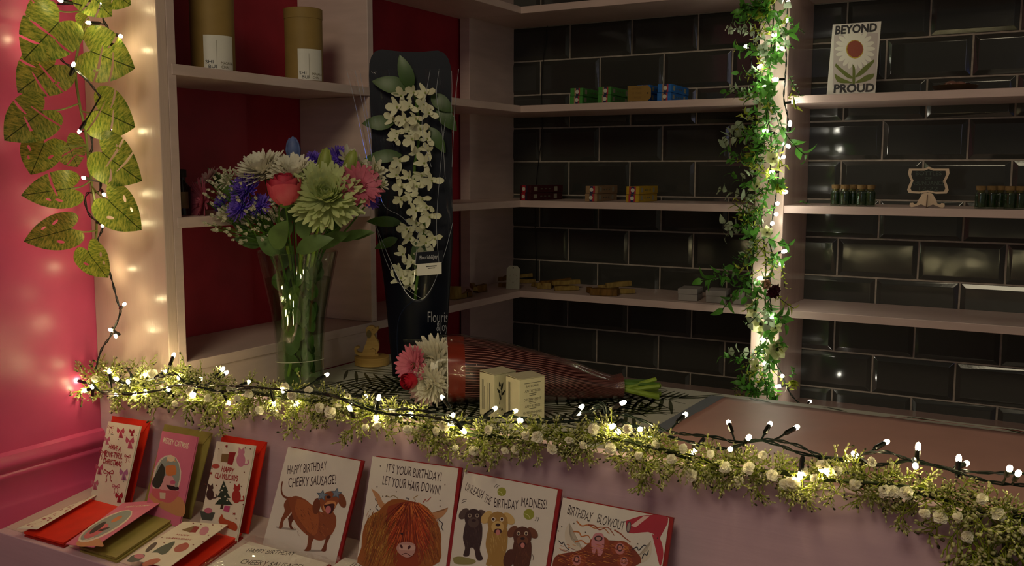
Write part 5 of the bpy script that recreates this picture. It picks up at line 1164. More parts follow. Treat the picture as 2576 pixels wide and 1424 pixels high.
for pts_ in (((872,176),(893,260),(915,365),(934,440)), ((893,176),(905,230),(925,330),(936,400)), ((905,176),(916,240),(934,350)), ((1154,174),(1146,240),(1141,330),(1137,420)), ((1136,178),(1137,230),(1134,300)), ((945,562),(965,640),(1000,708),(1062,752)), ((950,470),(968,520),(1010,545),(1055,590)),
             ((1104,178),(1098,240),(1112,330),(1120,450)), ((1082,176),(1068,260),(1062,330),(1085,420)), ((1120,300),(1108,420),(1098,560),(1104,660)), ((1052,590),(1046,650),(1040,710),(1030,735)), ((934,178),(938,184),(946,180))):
    mb = MB(); mb.tube(smoothpath([BP(x, y, .058 if 945 < x < 1130 else .030) for x, y in pts_], 4), [.00045]*((len(pts_)-1)*4+1), 4); mb.build('crease_glint_line', GLINT, bag)
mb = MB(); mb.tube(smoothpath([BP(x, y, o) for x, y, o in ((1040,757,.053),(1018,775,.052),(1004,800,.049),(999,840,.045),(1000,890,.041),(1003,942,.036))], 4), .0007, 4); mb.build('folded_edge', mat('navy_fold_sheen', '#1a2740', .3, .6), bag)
orch = thing('orchid', 'white orchid stem with many blossoms inside the navy sleeve', 'flower', BP(1045, 745, .02))
OW = mat('orchid_white', '#e4e3c4', .5, .3, noise=.05, nscale=40, trans=.15); OL = mat('orchid_leaf', '#3d5a1f', .4, .45, noise=.2, nscale=12, trans=.1)
RO = random.Random(4)
OM = mesh_of(orchid(.024, 1), 'blossom', [OW, LILY]); OM2 = mesh_of(orchid(.024, 2), 'blossom', [OW, LILY]); ob = V(orch.location)
for x, y in ((1010,240),(1040,232),(1072,235),(1000,270),(1030,268),(1065,265),(1078,285),(1048,298),(990,300),(1020,300),(1000,335),(1028,330),(1060,325),(1040,350),(1075,350),(995,350),(1048,385),(1078,378),(1070,410),(1005,405),(1000,440),(1030,445),(1062,440),(1085,455),(1050,470),(1010,470),(1035,495),(1062,500),(1075,520),(1010,500),(1045,530),(1080,545),(1050,560),(1025,575),(1065,580),(1095,600),(1030,600),(1070,610),(1015,640),(1035,660),(1005,680),(1040,690),(1010,700),(1030,715),(1060,640)):
    p = BP(x, y, RO.uniform(.014, .032)); put(OM if RO.random() < .5 else OM2, frame(p, TC+rt*RO.uniform(-.6, .6)+V((0, 0, RO.uniform(-.5, .3)))) @ Matrix.Rotation(RO.uniform(-1, 1), 4, 'Z') @ Matrix.Scale(RO.uniform(.72, .98)*DB/1.75*.92, 4), 'blossom', orch, ob)
mb = MB(); mb.tube(smoothpath([BP(1040, 215, .012), BP(1055, 330, .012), BP(1042, 440, .012), BP(1062, 540, .012), BP(1068, 600, .012), BP(1045, 740, .02), BP(1050, 900, .02)], 4), .0030, 7); mb.tube(smoothpath([BP(1068, 600, .012), BP(1030, 650, .014), BP(1030, 720, .02)], 4), .002, 6); mb.build('stem', STEM, orch)
for x, y, dx, dz, L, W in ((1035,225,-.3,.9,.07,.03),(1030,225,-.9,.2,.075,.035),(1085,240,.4,-.3,.055,.03),(990,310,-1,-.0,.062,.030),(1100,270,.5,-.6,.06,.03),(1010,390,-1,-.1,.075,.026),(1010,560,-1,.05,.07,.022),(1080,320,.5,-.8,.06,.025),(1060,600,-.1,-.9,.07,.035),(1000,600,-.7,-.3,.05,.02),(1070,690,.3,.6,.05,.03)):
    mb = MB(); big_leaf(mb, BP(x, y, .012), rt*dx+V((0, 0, dz))+TC*.08, TC+V((0, 0, .2)), L, W, 0, .15); mb.build('leaf', OL, orch)
tg = thing('gift_label', 'small navy and white printed label inside the orchid sleeve', 'label', BP(1080, 655, .044))
o_ = .0575; fr_ = fr3(BP(1080, 655, o_), (rt*math.cos(.08)+UPV*.08).normalized(), UPV, TC)
k_ = DB/FPX; mb = MB(); mb.box((-34*k_, -7*k_, -.0006), (34*k_, 22*k_, 0), 0, fr_); mb.build('header', NAVY, tg, smooth=False)
mb = MB(); mb.box((-30*k_, -36*k_, -.0006), (30*k_, -7*k_, -.0001), 0, fr_); mb.build('paper', PAPW, tg, smooth=False)
mb = MB(); t_ = text_mb('Flourish&Joy', 1); w_ = max(v[0] for v in t_.v)-min(v[0] for v in t_.v); mb.merge(t_, fr_ @ Matrix.Translation((-2*k_, 8*k_, .0003)) @ Matrix.Diagonal((44*k_/w_, 13*k_, 1, 1))); mb.build('printed_lettering', WHT, tg, smooth=False)
mb = MB(); mb.box((-8*k_, -16*k_, 0), (18*k_, -13.5*k_, .0002), 0, fr_); mb.box((-4*k_, -20.5*k_, 0), (14*k_, -18.5*k_, .0002), 0, fr_); mb.build('printed_lines', C('2a2622'), tg, smooth=False)
# ================================================================ wrapped bouquet lying on the counter
def strip_mat():
    m = mat('striped_burgundy_wrap', '#4a1510', .3, .5); nt = m.node_tree; N = nt.nodes; L = nt.links; b = N['Principled BSDF']
    uv = N.new('ShaderNodeUVMap'); sp = N.new('ShaderNodeSeparateXYZ'); L.new(uv.outputs[0], sp.inputs[0])
    mu = N.new('ShaderNodeMath'); mu.operation = 'MULTIPLY'; mu.inputs[1].default_value = 74; L.new(sp.outputs[1], mu.inputs[0])
    fr = N.new('ShaderNodeMath'); fr.operation = 'FRACT'; L.new(mu.outputs[0], fr.inputs[0])
    lt = N.new('ShaderNodeMath'); lt.operation = 'LESS_THAN'; lt.inputs[1].default_value = .22; L.new(fr.outputs[0], lt.inputs[0])
    g = N.new('ShaderNodeMath'); g.operation = 'GREATER_THAN'; g.inputs[1].default_value = .155; L.new(sp.outputs[0], g.inputs[0])
    a = N.new('ShaderNodeMath'); a.operation = 'MULTIPLY'; L.new(lt.outputs[0], a.inputs[0]); L.new(g.outputs[0], a.inputs[1])
    mx = N.new('ShaderNodeMixRGB'); mx.inputs[1].default_value = (*srgb('#300e0a'), 1); mx.inputs[2].default_value = (*srgb('#a8726a'), 1)
    m2 = N.new('ShaderNodeMixRGB'); m2.inputs[2].default_value = (*srgb('#7c2a1a'), 1); g2 = N.new('ShaderNodeMath'); g2.operation = 'LESS_THAN'; g2.inputs[1].default_value = .155; L.new(sp.outputs[0], g2.inputs[0])
    L.new(a.outputs[0], mx.inputs[0]); L.new(mx.outputs[0], m2.inputs[1]); L.new(g2.outputs[0], m2.inputs[0]); L.new(m2.outputs[0], b.inputs['Base Color']); b.inputs['Coat Weight'].default_value = .6; b.inputs['Coat Roughness'].default_value = .08
    return m
WRAP = strip_mat()
WA = P(1075, 1012, Z=ZTAB+.003); WBp = P(1655, 1000, Z=ZTAB+.003); AX = (WBp-WA); LW = AX.length; AX.normalize(); SD = V((-AX.y, AX.x, 0))
def wr(t): return float(np.interp(t, [0, .05, .14, .25, .45, .62, .74, .80, .86], [.058, .060, .061, .058, .048, .036, .025, .021, .024]))
def wp(t, a, k=1.0, lift=0):
    r = wr(t)*k; c = WA+AX*(t*LW); zc = wr(t)*.93+.002
    z = max(-zc+.0005, r*.95*math.sin(a)); return c+SD*(r*1.05*math.cos(a))+V((0, 0, zc+z+lift))
lb_ = thing('wrapped_bouquet', 'bouquet sleeve in burgundy striped wrap lying on the counter', 'bouquet', (WA+WBp)/2)
def tubeface(mb, t0, t1, nt_, na, k=1.0, wob=.0, tw=0, a0=0, a1=2*PI):
    R = random.Random(6); vs = []; uvs = []
    for i in range(nt_+1):
        t = t0+(t1-t0)*i/nt_
        for j in range(na+1):
            a = a0+(a1-a0)*j/na; w = 1+wob*(math.sin(5*a+9*t)*.5+math.sin(11*a-17*t)*.3)*(1 if j < na or a1-a0 < 6 else 1)
            p = wp(t, a, k*w); vs.append(p); uvs.append((t, (j/na)+tw*max(0, t-.45)*2.2))
    fs = [(i*(na+1)+j, i*(na+1)+j+1, (i+1)*(na+1)+j+1, (i+1)*(na+1)+j) for i in range(nt_) for j in range(na)]
    mb.add(vs, fs); return uvs
mb = MB(); uvs = tubeface(mb, .085, .84, 40, 72, 1.0, .05, .30); ob_ = mb.build('wrap', WRAP, lb_)
uvl = ob_.data.uv_layers.new(name='uv')
for l in ob_.data.loops: uvl.data[l.index].uv = uvs[l.vertex_index]
mb = MB(); tubeface(mb, -.10, .82, 60, 60, 1.035, .09); mb.build('cellophane', CELB, lb_)
mb = MB(); vs = [wp(.083, 2*PI*j/48, 1.006) for j in range(49)]; mb.tube(vs, .0010, 4); mb.build('wrap_edge', PAPW, lb_)
RBq = random.Random(3)
def lyf(name, lb, hd, mats, t, a, k, dirn, st_=STEMD):
    p = wp(t, a, k); f = thing(name, lb, 'flower', p, 'flowers in the lying bouquet'); mb = MB(); mb.merge(hd, frame(p, dirn)); mb.build('flower_head', mats, f)
    a2 = a+RBq.uniform(-.4, .4); mb = MB(); e = wp(1.0+RBq.uniform(-.02, .02)-.001, a2, .1); e.z = ZTAB+.008+RBq.uniform(0, .030); e += SD*RBq.uniform(-.016, .016)
    mb.tube(smoothpath([p, wp(.25, a, .35), wp(.55, a, .3), wp(.78, a, .45), e], 5), .0040, 7); mb.build('stem', st_, f)
q = lambda x, y: None
lyf('gerbera', 'pink gerbera at the open end of the lying bouquet', daisy(.036, 41, 22, .22), [PINKF, GCEN, PINKF], -.055, PI*.75, .35, -AX*.75+TC*.75+V((0, 0, .25)))
lyf('white_chrysanthemum', 'white chrysanthemum pressed against the wrap of the lying bouquet', mum(.050, 42, 1.8, 1.1), [MUMW], .035, PI*.5, .22, -AX*.45+TC*.8+V((0, 0, .15)))
lyf('white_chrysanthemum', 'cream chrysanthemum low in the lying bouquet', mum(.040, 43, 1.1, .9), [MUMW], .02, PI*1.15, .55, -AX*.5+TC*.8)
lyf('gerbera', 'pale pink gerbera lowest in the lying bouquet', daisy(.034, 44, 22, .22), [PALEP, GCEN, PINKF], .0, PI*1.22, .55, TC*1.0-AX*.3+V((0, 0, .1)))
lyf('rose', 'red rose peeping out below the gerbera in the lying bouquet', rose(.016, .03, 45), [mat('petal_deep_red', '#b3122e', .45, .35, noise=.15, nscale=40), STEM], -.05, PI*1.08, .55, -AX*.7+TC*.8)
for i in range(4):
    e = WA+AX*(LW*(.99+.012*(i % 3)))+SD*(-.020+.013*i); e.z = ZTAB+.009+.009*((i*2) % 4)
    mb = MB(); b0 = wp(.70, PI*.5, .1); mb.tube([b0, e.lerp(b0, .3), e, e+AX*.0006], [.0045, .0052, .0056, .0050], 8); mb.build('stem', STEM if i % 2 else STEMD, lb_)
# ================================================================ two soap boxes
BOXP = mat('box_paper_cream', '#cfc8a6', .5, .35, noise=.04, nscale=40)
BI = '3c3a34'
def soap_box(lb, corner, yaw, w, d, h, detail):
    """corner: nearest bottom corner; w along the left-hand face, d along the right-hand face"""
    o = P(*corner, Z=ZTAB+.0015); t = thing('soap_box', lb, 'box', o, 'small cream boxes on the counter')
    ur = rt*math.cos(yaw)+NH*math.sin(yaw); ul = -rt*math.sin(yaw)*1+NH*math.cos(yaw)     # right face runs along ur, left face along ul
    mb = MB(); M = fr3(o, ur, ul, UPV); mb.box((0, 0, 0), (d, w, h), 0, M); mb.build('carton', BOXP, t, smooth=False, bevel=.0008)
    mb = MB(); mb.add([(-.0002, -.0006, h+.0004), (d+.0004, -.0006, h+.0004), (d+.0004, w*.98, h+.0028), (-.0002, w*.98, h+.0028), (-.0002, -.0006, h+.0010), (d+.0004, -.0006, h+.0010), (d+.0004, w*.98, h+.0034), (-.0002, w*.98, h+.0034)],
                      [(0, 3, 2, 1), (4, 5, 6, 7), (0, 1, 5, 4), (1, 2, 6, 5), (2, 3, 7, 6), (3, 0, 4, 7)], 0, M); mb.build('lid_flap', BOXP, t, smooth=False)
    nr = ur.cross(UPV); MR = fr3(o+nr*.0003, ur, UPV, nr)
    nl = -ur; ML = fr3(o+ul*w-ur*.0003, -ul, UPV, nl)
    mb = MB()
    def tx(s, x, y, wd_, hh, MM):
        q = text_mb(s, 1); xs = [v[0] for v in q.v]; ys = [v[1] for v in q.v]; mb.merge(q, MM @ Matrix.Translation((x, y, 0)) @ Matrix.Diagonal((wd_/(max(xs)-min(xs)), hh/(max(ys)-min(ys)), 1, 1)))
    if detail:
        tx('SANGRO', d*.5, h*.83, d*.5, h*.045, MR); mb.box((d*.2, h*.895, 0), (d*.85, h*.905, .0001), 0, MR)
        for s, y, wd_ in (('ANTISTRESS', .72, .62), ('DESTRESSANT', .53, .68), ('ANTI ESTRES', .38, .60), ('ENTSPANNUNG', .24, .72)): tx(s, d*.52, h*y, d*wd_, h*.055, MR)
        for y, wd_ in ((.66,.30), (.62,.26), (.475,.3), (.44,.24), (.325,.28), (.18,.34), (.15,.26)): mb.box((d*(.52-wd_/2), h*y, 0), (d*(.52+wd_/2), h*(y+.010), .0001), 0, MR)
        for a, b, x in ((.15, .90, .22), (.15, .90, .30), (.30, .90, .38)):
            mb.box((w*x, h*a, 0), (w*(x+.025), h*b, .0001), 0, ML)
    else:
        for x, b in ((.18, .85), (.26, .85), (.34, .70), (.50, .80), (.58, .8), (.68, .8)): mb.box((w*x, h*.15, 0), (w*(x+.022), h*b, .0001), 0, ML)
        pass
    mb.build('printed_text', C(BI), t, smooth=False)
    mb = MB(); Mx = MR if not detail else ML
    if not detail:
        for x, y, an, L in ((.30,.62,1.2,.20),(.26,.56,2.2,.16),(.34,.50,.8,.16),(.30,.40,1.9,.18),(.26,.70,1.75,.14)):
            leaf(mb, Mx @ Matrix.Translation((d*x, h*y, .0002)) @ Matrix.Rotation(an, 4, 'Z'), h*L, h*.06, 0, 0, 0)
        mb.tube([(d*.22, h*.30, .0002), (d*.30, h*.5, .0002), (d*.31, h*.78, .0002)], .0004, 4, 0, True, Mx); tx_ = text_mb('TA', 1); mb.merge(tx_, Mx @ Matrix.Translation((d*.30, h*.17, .0002)) @ Matrix.Scale(.008, 4)); mb.build('printed_branch', C('26271f'), t, smooth=False)
    return t
soap_box('small cream box with a printed branch, left of the pair on the counter', (1243, 1052), .75, .037, .050, .073, 0)
soap_box('small cream box with antistress lettering, right of the pair on the counter', (1306, 1070), .62, .038, .052, .075, 1)
# ================================================================ tea tubes on the bookcase shelf
KRAFT = mat('kraft_tube', '#8f7440', .6, .3, noise=.06, nscale=30)
def tea_tube(lb, x, ybot, hwpx, xx, top=None, h=None):
    c = P(x, ybot, X=xx); c.z = S1+.0006; r = hwpx*depth(c)/FPX; h = h or (P(x, top, D=depth(c)).z-c.z)
    t = thing('tea_tube', lb, 'tube', c, 'tea tubes on the top shelf'); M = Matrix.Translation(c)
    mb = MB(); mb.lathe([(.0004, 0), (r, 0), (r, h*.86), (.0004, h*.86)], 48, 0, M); mb.build('tube_body', KRAFT, t)
    mb = MB(); mb.lathe([(.0004, h*.8602), (r+.0006, h*.8602), (r+.0006, h-.001), (r-.001, h), (.0004, h)], 48, 0, M); mb.build('lid', KRAFT, t)
    az = math.atan2(TC.y, TC.x); a0 = az-.20; a1 = az+1.75-.35; lh = h*.42
    a0, a1 = az-.12, az+1.32
    rl = r+.0005; mb = MB(); mb.sheet(lambda i, j: (c.x+rl*math.cos(a0+(a1-a0)*i), c.y+rl*math.sin(a0+(a1-a0)*i), c.z+.002+.062*j*1.0), 20, 2); mb.build('label', PAPW, t)
    def wrapped(s, ac, z, wdt, hh, nm):
        q = text_mb(s, 1); xs = [v[0] for v in q.v]; ys = [v[1] for v in q.v]; k = wdt/(max(xs)-min(xs)); kh = hh/(max(ys)-min(ys)); mb.add([(c.x+(rl+.0003)*math.cos(ac+(v[0]*k)/rl), c.y+(rl+.0003)*math.sin(ac+(v[0]*k)/rl), c.z+z+v[1]*kh) for v in q.v], q.f)
    mb = MB(); wrapped('SHI', az+.13, .0155, .014, .0062, ''); wrapped('BUI', az+.26, .0075, .014, .0062, ''); mb.build('brand_lettering', C('1a1c2a'), t, smooth=False)
    mb = MB(); wrapped('MASALA', az+.95, .0145, .026, .0050, ''); wrapped('CHAI', az+.84, .0072, .015, .0050, ''); mb.box((-.0002, -.0002, .006), (.0002, .0004, .055), 0, Matrix.Translation((c.x+rl*math.cos(az+.46), c.y+rl*math.sin(az+.46), c.z))); mb.build('flavour_lettering', C('6d6248'), t, smooth=False)
    return t
def fixaz(): pass
tea_tube('brown tea tube cut off by the top of the photo, left one', 537, 172, 53, -1.397, h=.185)
tea_tube('brown tea tube on the top shelf, right one with its lid visible', 766, 196, 46, -1.385, top=24)
# ================================================================ goods on the tiled-wall shelves
def col(n, h, **k): return mat(n, h, .45, .4, noise=.08, nscale=60, **k)
def incense(lb, x, z, k, main, bands, L=.150, yaw=.06, w=.036, hh=.0205, zs=0, yoff=0, group='incense boxes'):
    o = P(x, 300, Y=YF+.012+yoff); o.z = z+.0005+k*(hh+.0006)
    t = thing('incense_box', lb, 'box', o, group); ux = V((math.cos(yaw), math.sin(yaw), 0)); uy = V((-math.sin(yaw), math.cos(yaw), 0)); M = fr3(o+ux*(.0015*k), ux, uy, UPV)
    mb = MB(); mb.box((0, 0, 0), (w, L, hh), 0, M); mb.build('carton', main, t, smooth=False, bevel=.0005)
    ME = fr3(o+ux*(.0015*k)-uy*.0003, ux, UPV, -uy); mb = MB(); ms = []
    for a, b, c_ in bands:
        ms.append(C(c_)); mb.box((w*a, 0.0004, 0), (w*b, hh-.0004, .0002), len(ms)-1, ME)
    ms.append(C('c9c4b4')); n_ = len(ms)-1; mb.lathe([(.0002, 0), (hh*.26, 0), (hh*.26, .0001), (.0002, .0001)], 14, n_, ME @ Matrix.Translation((w*(bands[0][0]+bands[0][1])/2, hh*.5, .0003)))
    MS = fr3(o+ux*(.0015*k)+ux*(w+.0003), uy, UPV, ux)
    ms.append(C('8f8a78')); mb.box((L*.10, hh*.25, 0), (L*.20, hh*.8, .0001), len(ms)-1, MS); mb.box((L*.72, hh*.2, 0), (L*.82, hh*.8, .0001), len(ms)-1, MS)
    ms.append(C('5e5a4e')); 
    for i in range(3): mb.box((L*(.30+.12*i), hh*.42, 0), (L*(.36+.12*i), hh*.58, .0001), len(ms)-1, MS)
    mb.build('printed_bands', ms, t, smooth=False); return t
GRN = col('green_carton', '#43883a'); BLU = col('blue_carton', '#1a66b4'); MAR = col('maroon_carton', '#3d0d12'); BGE = col('beige_carton', '#8f7252'); YEL = col('yellow_carton', '#b08c1c')
NB = [(.46, .66, '141a44'), (.66, .78, 'a02432'), (.34, .46, '9a7a5e')]
for x, m_, z, nm, lab, b, wd_, g in ((1433, GRN, S1, 'green', 'left green stack on the top shelf', NB, .036, 'green incense boxes'), (1503, GRN, S1, 'green', 'right green stack beside the kraft tag', NB, .036, 'green incense boxes'), (1600, BLU, S1, 'blue', 'blue stack half hidden behind the kraft tag', NB, .036, 'blue incense boxes'), (1652, BLU, S1, 'blue', 'rightmost blue stack on the top shelf', NB, .036, 'blue incense boxes'),
                        (1308, MAR, S2, 'dark red', 'dark red stack near the shelf corner', [(.18, .52, 'a01c28'), (.52, .7, '241a30')], .036, 'dark red incense boxes'), (1474, BGE, S2, 'beige', 'beige stack on the middle shelf', [(.38, .62, '1a2050'), (.62, .8, 'a02432')], .034, 'beige incense boxes'), (1577, YEL, S2, 'yellow', 'yellow stack on the middle shelf', [(.38, .62, '1a2050'), (.22, .38, 'a02432'), (.62, .74, 'a02432')], .036, 'yellow incense boxes')):
    for k in (0, 1): incense(f"{nm} incense box, {'lower' if k == 0 else 'upper'} one of the {lab}", x, z, k, m_, b, group=g, w=wd_, yaw=.05 if nm != 'dark red' else -.10, L=.150 if nm != 'dark red' else .165)
def tag_card(name, lb, x, ybase, hpx, wpx, Y, z, m_, rot=0, ring_=0, tilt=.12):
    o = P(x, ybase, Y=Y); o.z = z+.0008; k = depth(o)/FPX; w = wpx*k; h = hpx*k; t = thing(name, lb, 'tag', o)
    n = (TC*.8+V((0, -1, 0))*.5).normalized() if rot == 0 else V((0, -1, 0)); r_ = n.cross(V((0, 0, -1))).normalized()*1; r_ = V((0, 0, 1)).cross(n).normalized(); u = (V((0, 0, 1))*math.cos(tilt)-n*math.sin(tilt)).normalized(); nn = r_.cross(u)
    M = fr3(o, r_, u, nn); c = min(w, h)*.22
    if rot == 0: pts = [(-w/2, 0), (w/2, 0), (w/2, h-c), (w/2-c, h), (-w/2+c, h), (-w/2, h-c)]; hole = (0, h-.09*h)
    else: pts = [(-w/2, 0), (w/2-c, 0), (w/2, c), (w/2, h-c), (w/2-c, h), (-w/2, h)]; hole = (w/2-.13*w, h/2)
    mb = MB(); mb.prism(pts, 0, .0009, 0, M); mb.build('tag_card', m_, t, smooth=False)
    mb = MB(); mb.lathe([(.0002, .00092), (.0020, .00092), (.0020, .0011), (.0002, .0011)], 12, 0, M @ Matrix.Translation((*hole, 0))); mb.build('string_hole', DARK, t)
    return t, M, w, h
t, M, w, h = tag_card('paper_tag', 'white paper tag with a round stamp standing at the shelf corner', 1290, 733, 60, 34, YF+.010, S3, mat('tag_white', '#a8a594', .6), 0)
mb = MB()
for i in range(18):
    if i in (5, 6, 12): continue
    a = 2*PI*i/18; mb.box((-.0009, -.0005, .001), (.0012, .0006, .0011), 0, M @ Matrix.Translation((w*.30*math.cos(a), h*.47+w*.30*math.sin(a), 0)) @ Matrix.Rotation(a, 4, 'Z'))
mb.build('round_stamp', C('7d7868'), t, smooth=False)
t, M, w, h = tag_card('price_tag', 'kraft price tag leaning against the incense boxes', 1608, 256, 38, 62, YF+.006, S1, mat('kraft_tag', '#8a6a2c', .65, noise=.06), 1, tilt=-.02)
mb = MB(); tt = text_mb('INCENSE', 1); mb.merge(tt, M @ Matrix.Translation((-w*.1, h*.80, .0011)) @ Matrix.Scale(.0065, 4)); tt = text_mb('12 STICKS', 1); mb.merge(tt, M @ Matrix.Translation((-w*.1, h*.52, .0011)) @ Matrix.Scale(.006, 4)); tt = text_mb('1 for 2.25', 1); mb.merge(tt, M @ Matrix.Translation((-w*.1, h*.24, .0011)) @ Matrix.Scale(.006, 4)); mb.build('handwriting', C('6b5020'), t, smooth=False)
# palo santo sticks
PSW = mat('palo_santo_wood', '#7c6230', .65, .25, noise=.3, nscale=30, stretch=(6, 1, 1), vary='#947a40')
PSD = mat('palo_santo_dark', '#6a4a1a', .65, .25, noise=.3, nscale=30, stretch=(6, 1, 1))
RPS = random.Random(17)
def sticks(where, specs, gname):
    for i, (x, y, an, L, w, h, lift, pit, lb) in enumerate(specs):
        # x,y px of the middle on the shelf; an heading in the shelf plane
        o = P(x, y, Z=S3+.001); o.x = max(o.x, -1.47); o.y = min(max(o.y, 1.85), YB-.03); o.z += lift
        d = V((math.cos(an)*math.cos(pit), math.sin(an)*math.cos(pit), math.sin(pit))); sdir = V((-math.sin(an), math.cos(an), 0)); M = fr3(o, d, sdir, d.cross(sdir))
        mb = MB(); j = lambda: RPS.uniform(-.0018, .0018); k = 4; vs = []
        for q in range(k+1):
            xx = -L/2+L*q/k; ww = w/2+j()*.8; hh_ = h+j()*.8; vs += [(xx, -ww, 0+abs(j())*.3), (xx, ww, abs(j())*.3), (xx, ww*.8+j(), hh_), (xx, -ww*.75+j(), hh_)]
        fs = [(0, 3, 2, 1), (4*k, 4*k+1, 4*k+2, 4*k+3)]+[(q*4+a, q*4+(a+1) % 4, (q+1)*4+(a+1) % 4, (q+1)*4+a) for q in range(k) for a in range(4)]
        mb.add(vs, fs, 0, M); ob2 = mb.build('palo_santo_stick', PSW if i % 3 else PSD, smooth=False, bevel=.0008); tag(ob2, lb, 'wood stick', gname); rebase(ob2, o)
n_ = 'rough wood sticks on the lower shelf'
sticks('', [(1395,722,.55,.085,.016,.011,0,0,'flat wood stick under the pile right of the white tag'), (1370,726,.2,.04,.016,.016,0,0,'stubby wood stick at the left of the pile beside the tag'), (1425,730,.75,.070,.014,.012,0,0,'wood stick at the right foot of the pile beside the tag'), (1398,724,.9,.095,.015,.012,.0125,.06,'pale wood stick lying slantwise on top of the pile'), (1424,727,.95,.085,.015,.012,.0128,.02,'wood stick crossing the right top of the pile beside the tag'), (1352,722,2.6,.05,.014,.012,0,0,'small wood stick leaning low behind the tag pile')], n_)
sticks('', [(1522,742,.15,.075,.034,.018,0,.02,'broad blocky wood stick in front of the right pile'), (1566,738,.75,.070,.016,.013,0,0,'wood stick at the right foot of the right pile'), (1556,733,.8,.075,.016,.013,.0135,.05,'wood stick resting on top of the right pile'), (1484,736,2.3,.035,.014,.014,0,0,'short round wood stick end left of the right pile'), (1530,728,.3,.060,.014,.012,0,0,'wood stick hidden at the back of the right pile')], n_)
sticks('', [(1275,722,.2,.05,.014,.012,0,0,'wood stick just behind the white tag at the corner'), (1322,712,.75,.060,.014,.012,0,0,'low wood stick sticking out right of the white tag'), (1318,708,.85,.055,.013,.011,.0125,.05,'upper wood stick sticking out right of the white tag'), (1268,716,1.6,.05,.015,.012,.0125,0,'wood stick lying above the one behind the tag')], n_)
sticks('', [(1180,742,2.2,.090,.015,.012,0,0,'long wood stick beside the navy sleeve'), (1168,748,1.9,.050,.014,.013,0,0,'short wood stick lying nearest the navy sleeve'), (1192,738,2.25,.085,.014,.011,.0125,.02,'long wood stick on top beside the navy sleeve'), (1208,734,1.4,.04,.018,.020,0,0,'stubby wood block at the right of the pile by the sleeve'), (1145,752,1.5,.03,.022,.034,0,0,'upright wood block half hidden by the navy sleeve')], n_)
# white lidded boxes
WBX = mat('white_gift_box', '#918a86', .6, .3)
for x, y, lb, sx in ((1703,756,'white lidded box, left of three on the lower shelf',1), (1773,761,'white lidded box, middle of three on the lower shelf',1), (1842,766,'white lidded box partly behind the leaf garland on the lower shelf',1)):
    o = P(x+2, y, Z=S3+.0005); t = thing('gift_box', lb, 'box', o, 'white boxes on the lower shelf'); ux = V((math.cos(.12), math.sin(.12), 0)); uy = V((-math.sin(.12), math.cos(.12), 0)); M = fr3(o, ux, uy, UPV)
    mb = MB(); mb.box((0, 0, 0), (.050, .07, .017), 0, M); mb.build('base', WBX, t, smooth=False, bevel=.0015); mb = MB(); mb.box((-.0008, -.0008, .0172), (.0508, .0708, .032), 0, M); mb.build('lid', WBX, t, smooth=False, bevel=.0015)
# framed print
pc = thing('art_print', 'small white print reading beyond proud with a daisy on the top shelf', 'print', P(2150, 234, Y=YF+.02))
pc.location.z = S1; BASE[pc.name] = V(pc.location)
a = P(2095, 62, Y=YF+.055); b = P(2217, 51, Y=YF+.055); c_ = P(2088, 238, Y=YF+.018); c_.z = S1+.0005
u, v, n, W, H = rect3(a, b, c_); u = V((1, 0, 0)); v = (c_-a); v.x = 0; H = v.length; v.normalize(); n = v.cross(u); W = b.x-a.x
slab(a, u, v, n, W, H, .0012, 'card', PAPW, pc)
A = Art(a+n*.0001, u, v, n, (2000, 0, 2.543)); MG = 'bcb2ac'
A.poly([(250,225),(530,210),(517,545),(240,555)], MG)
for i in range(20):
    an = 2*PI*i/20; A.ell(384+92*math.cos(an), 312+98*math.sin(an), 36, 14, 'e2dfd0', an)
A.ell(384, 314, 78, 82, 'e2dfd0'); A.ell(383, 316, 56, 60, 'b59a1c'); A.ell(384, 314, 51, 54, '8a3a22')
for pts in ([(368,410),(384,440),(383,535),(368,535),(368,460)], [(262,405),(300,440),(370,495),(340,500),(285,455),(258,425)], [(505,380),(500,405),(440,470),(388,495),(400,470),(450,420)], [(252,470),(300,500),(368,530),(340,533),(280,528),(258,500)], [(508,470),(495,500),(440,525),(384,530),(420,505),(460,480)]): A.poly(pts, '5e6a14', 1)
A.text('BEYOND', (258, 194), (525, 174), 48, '1c1a20', .04); A.text('PROUD', (248, 568), (508, 560), 46, '1c1a20', .04); A.done(pc)
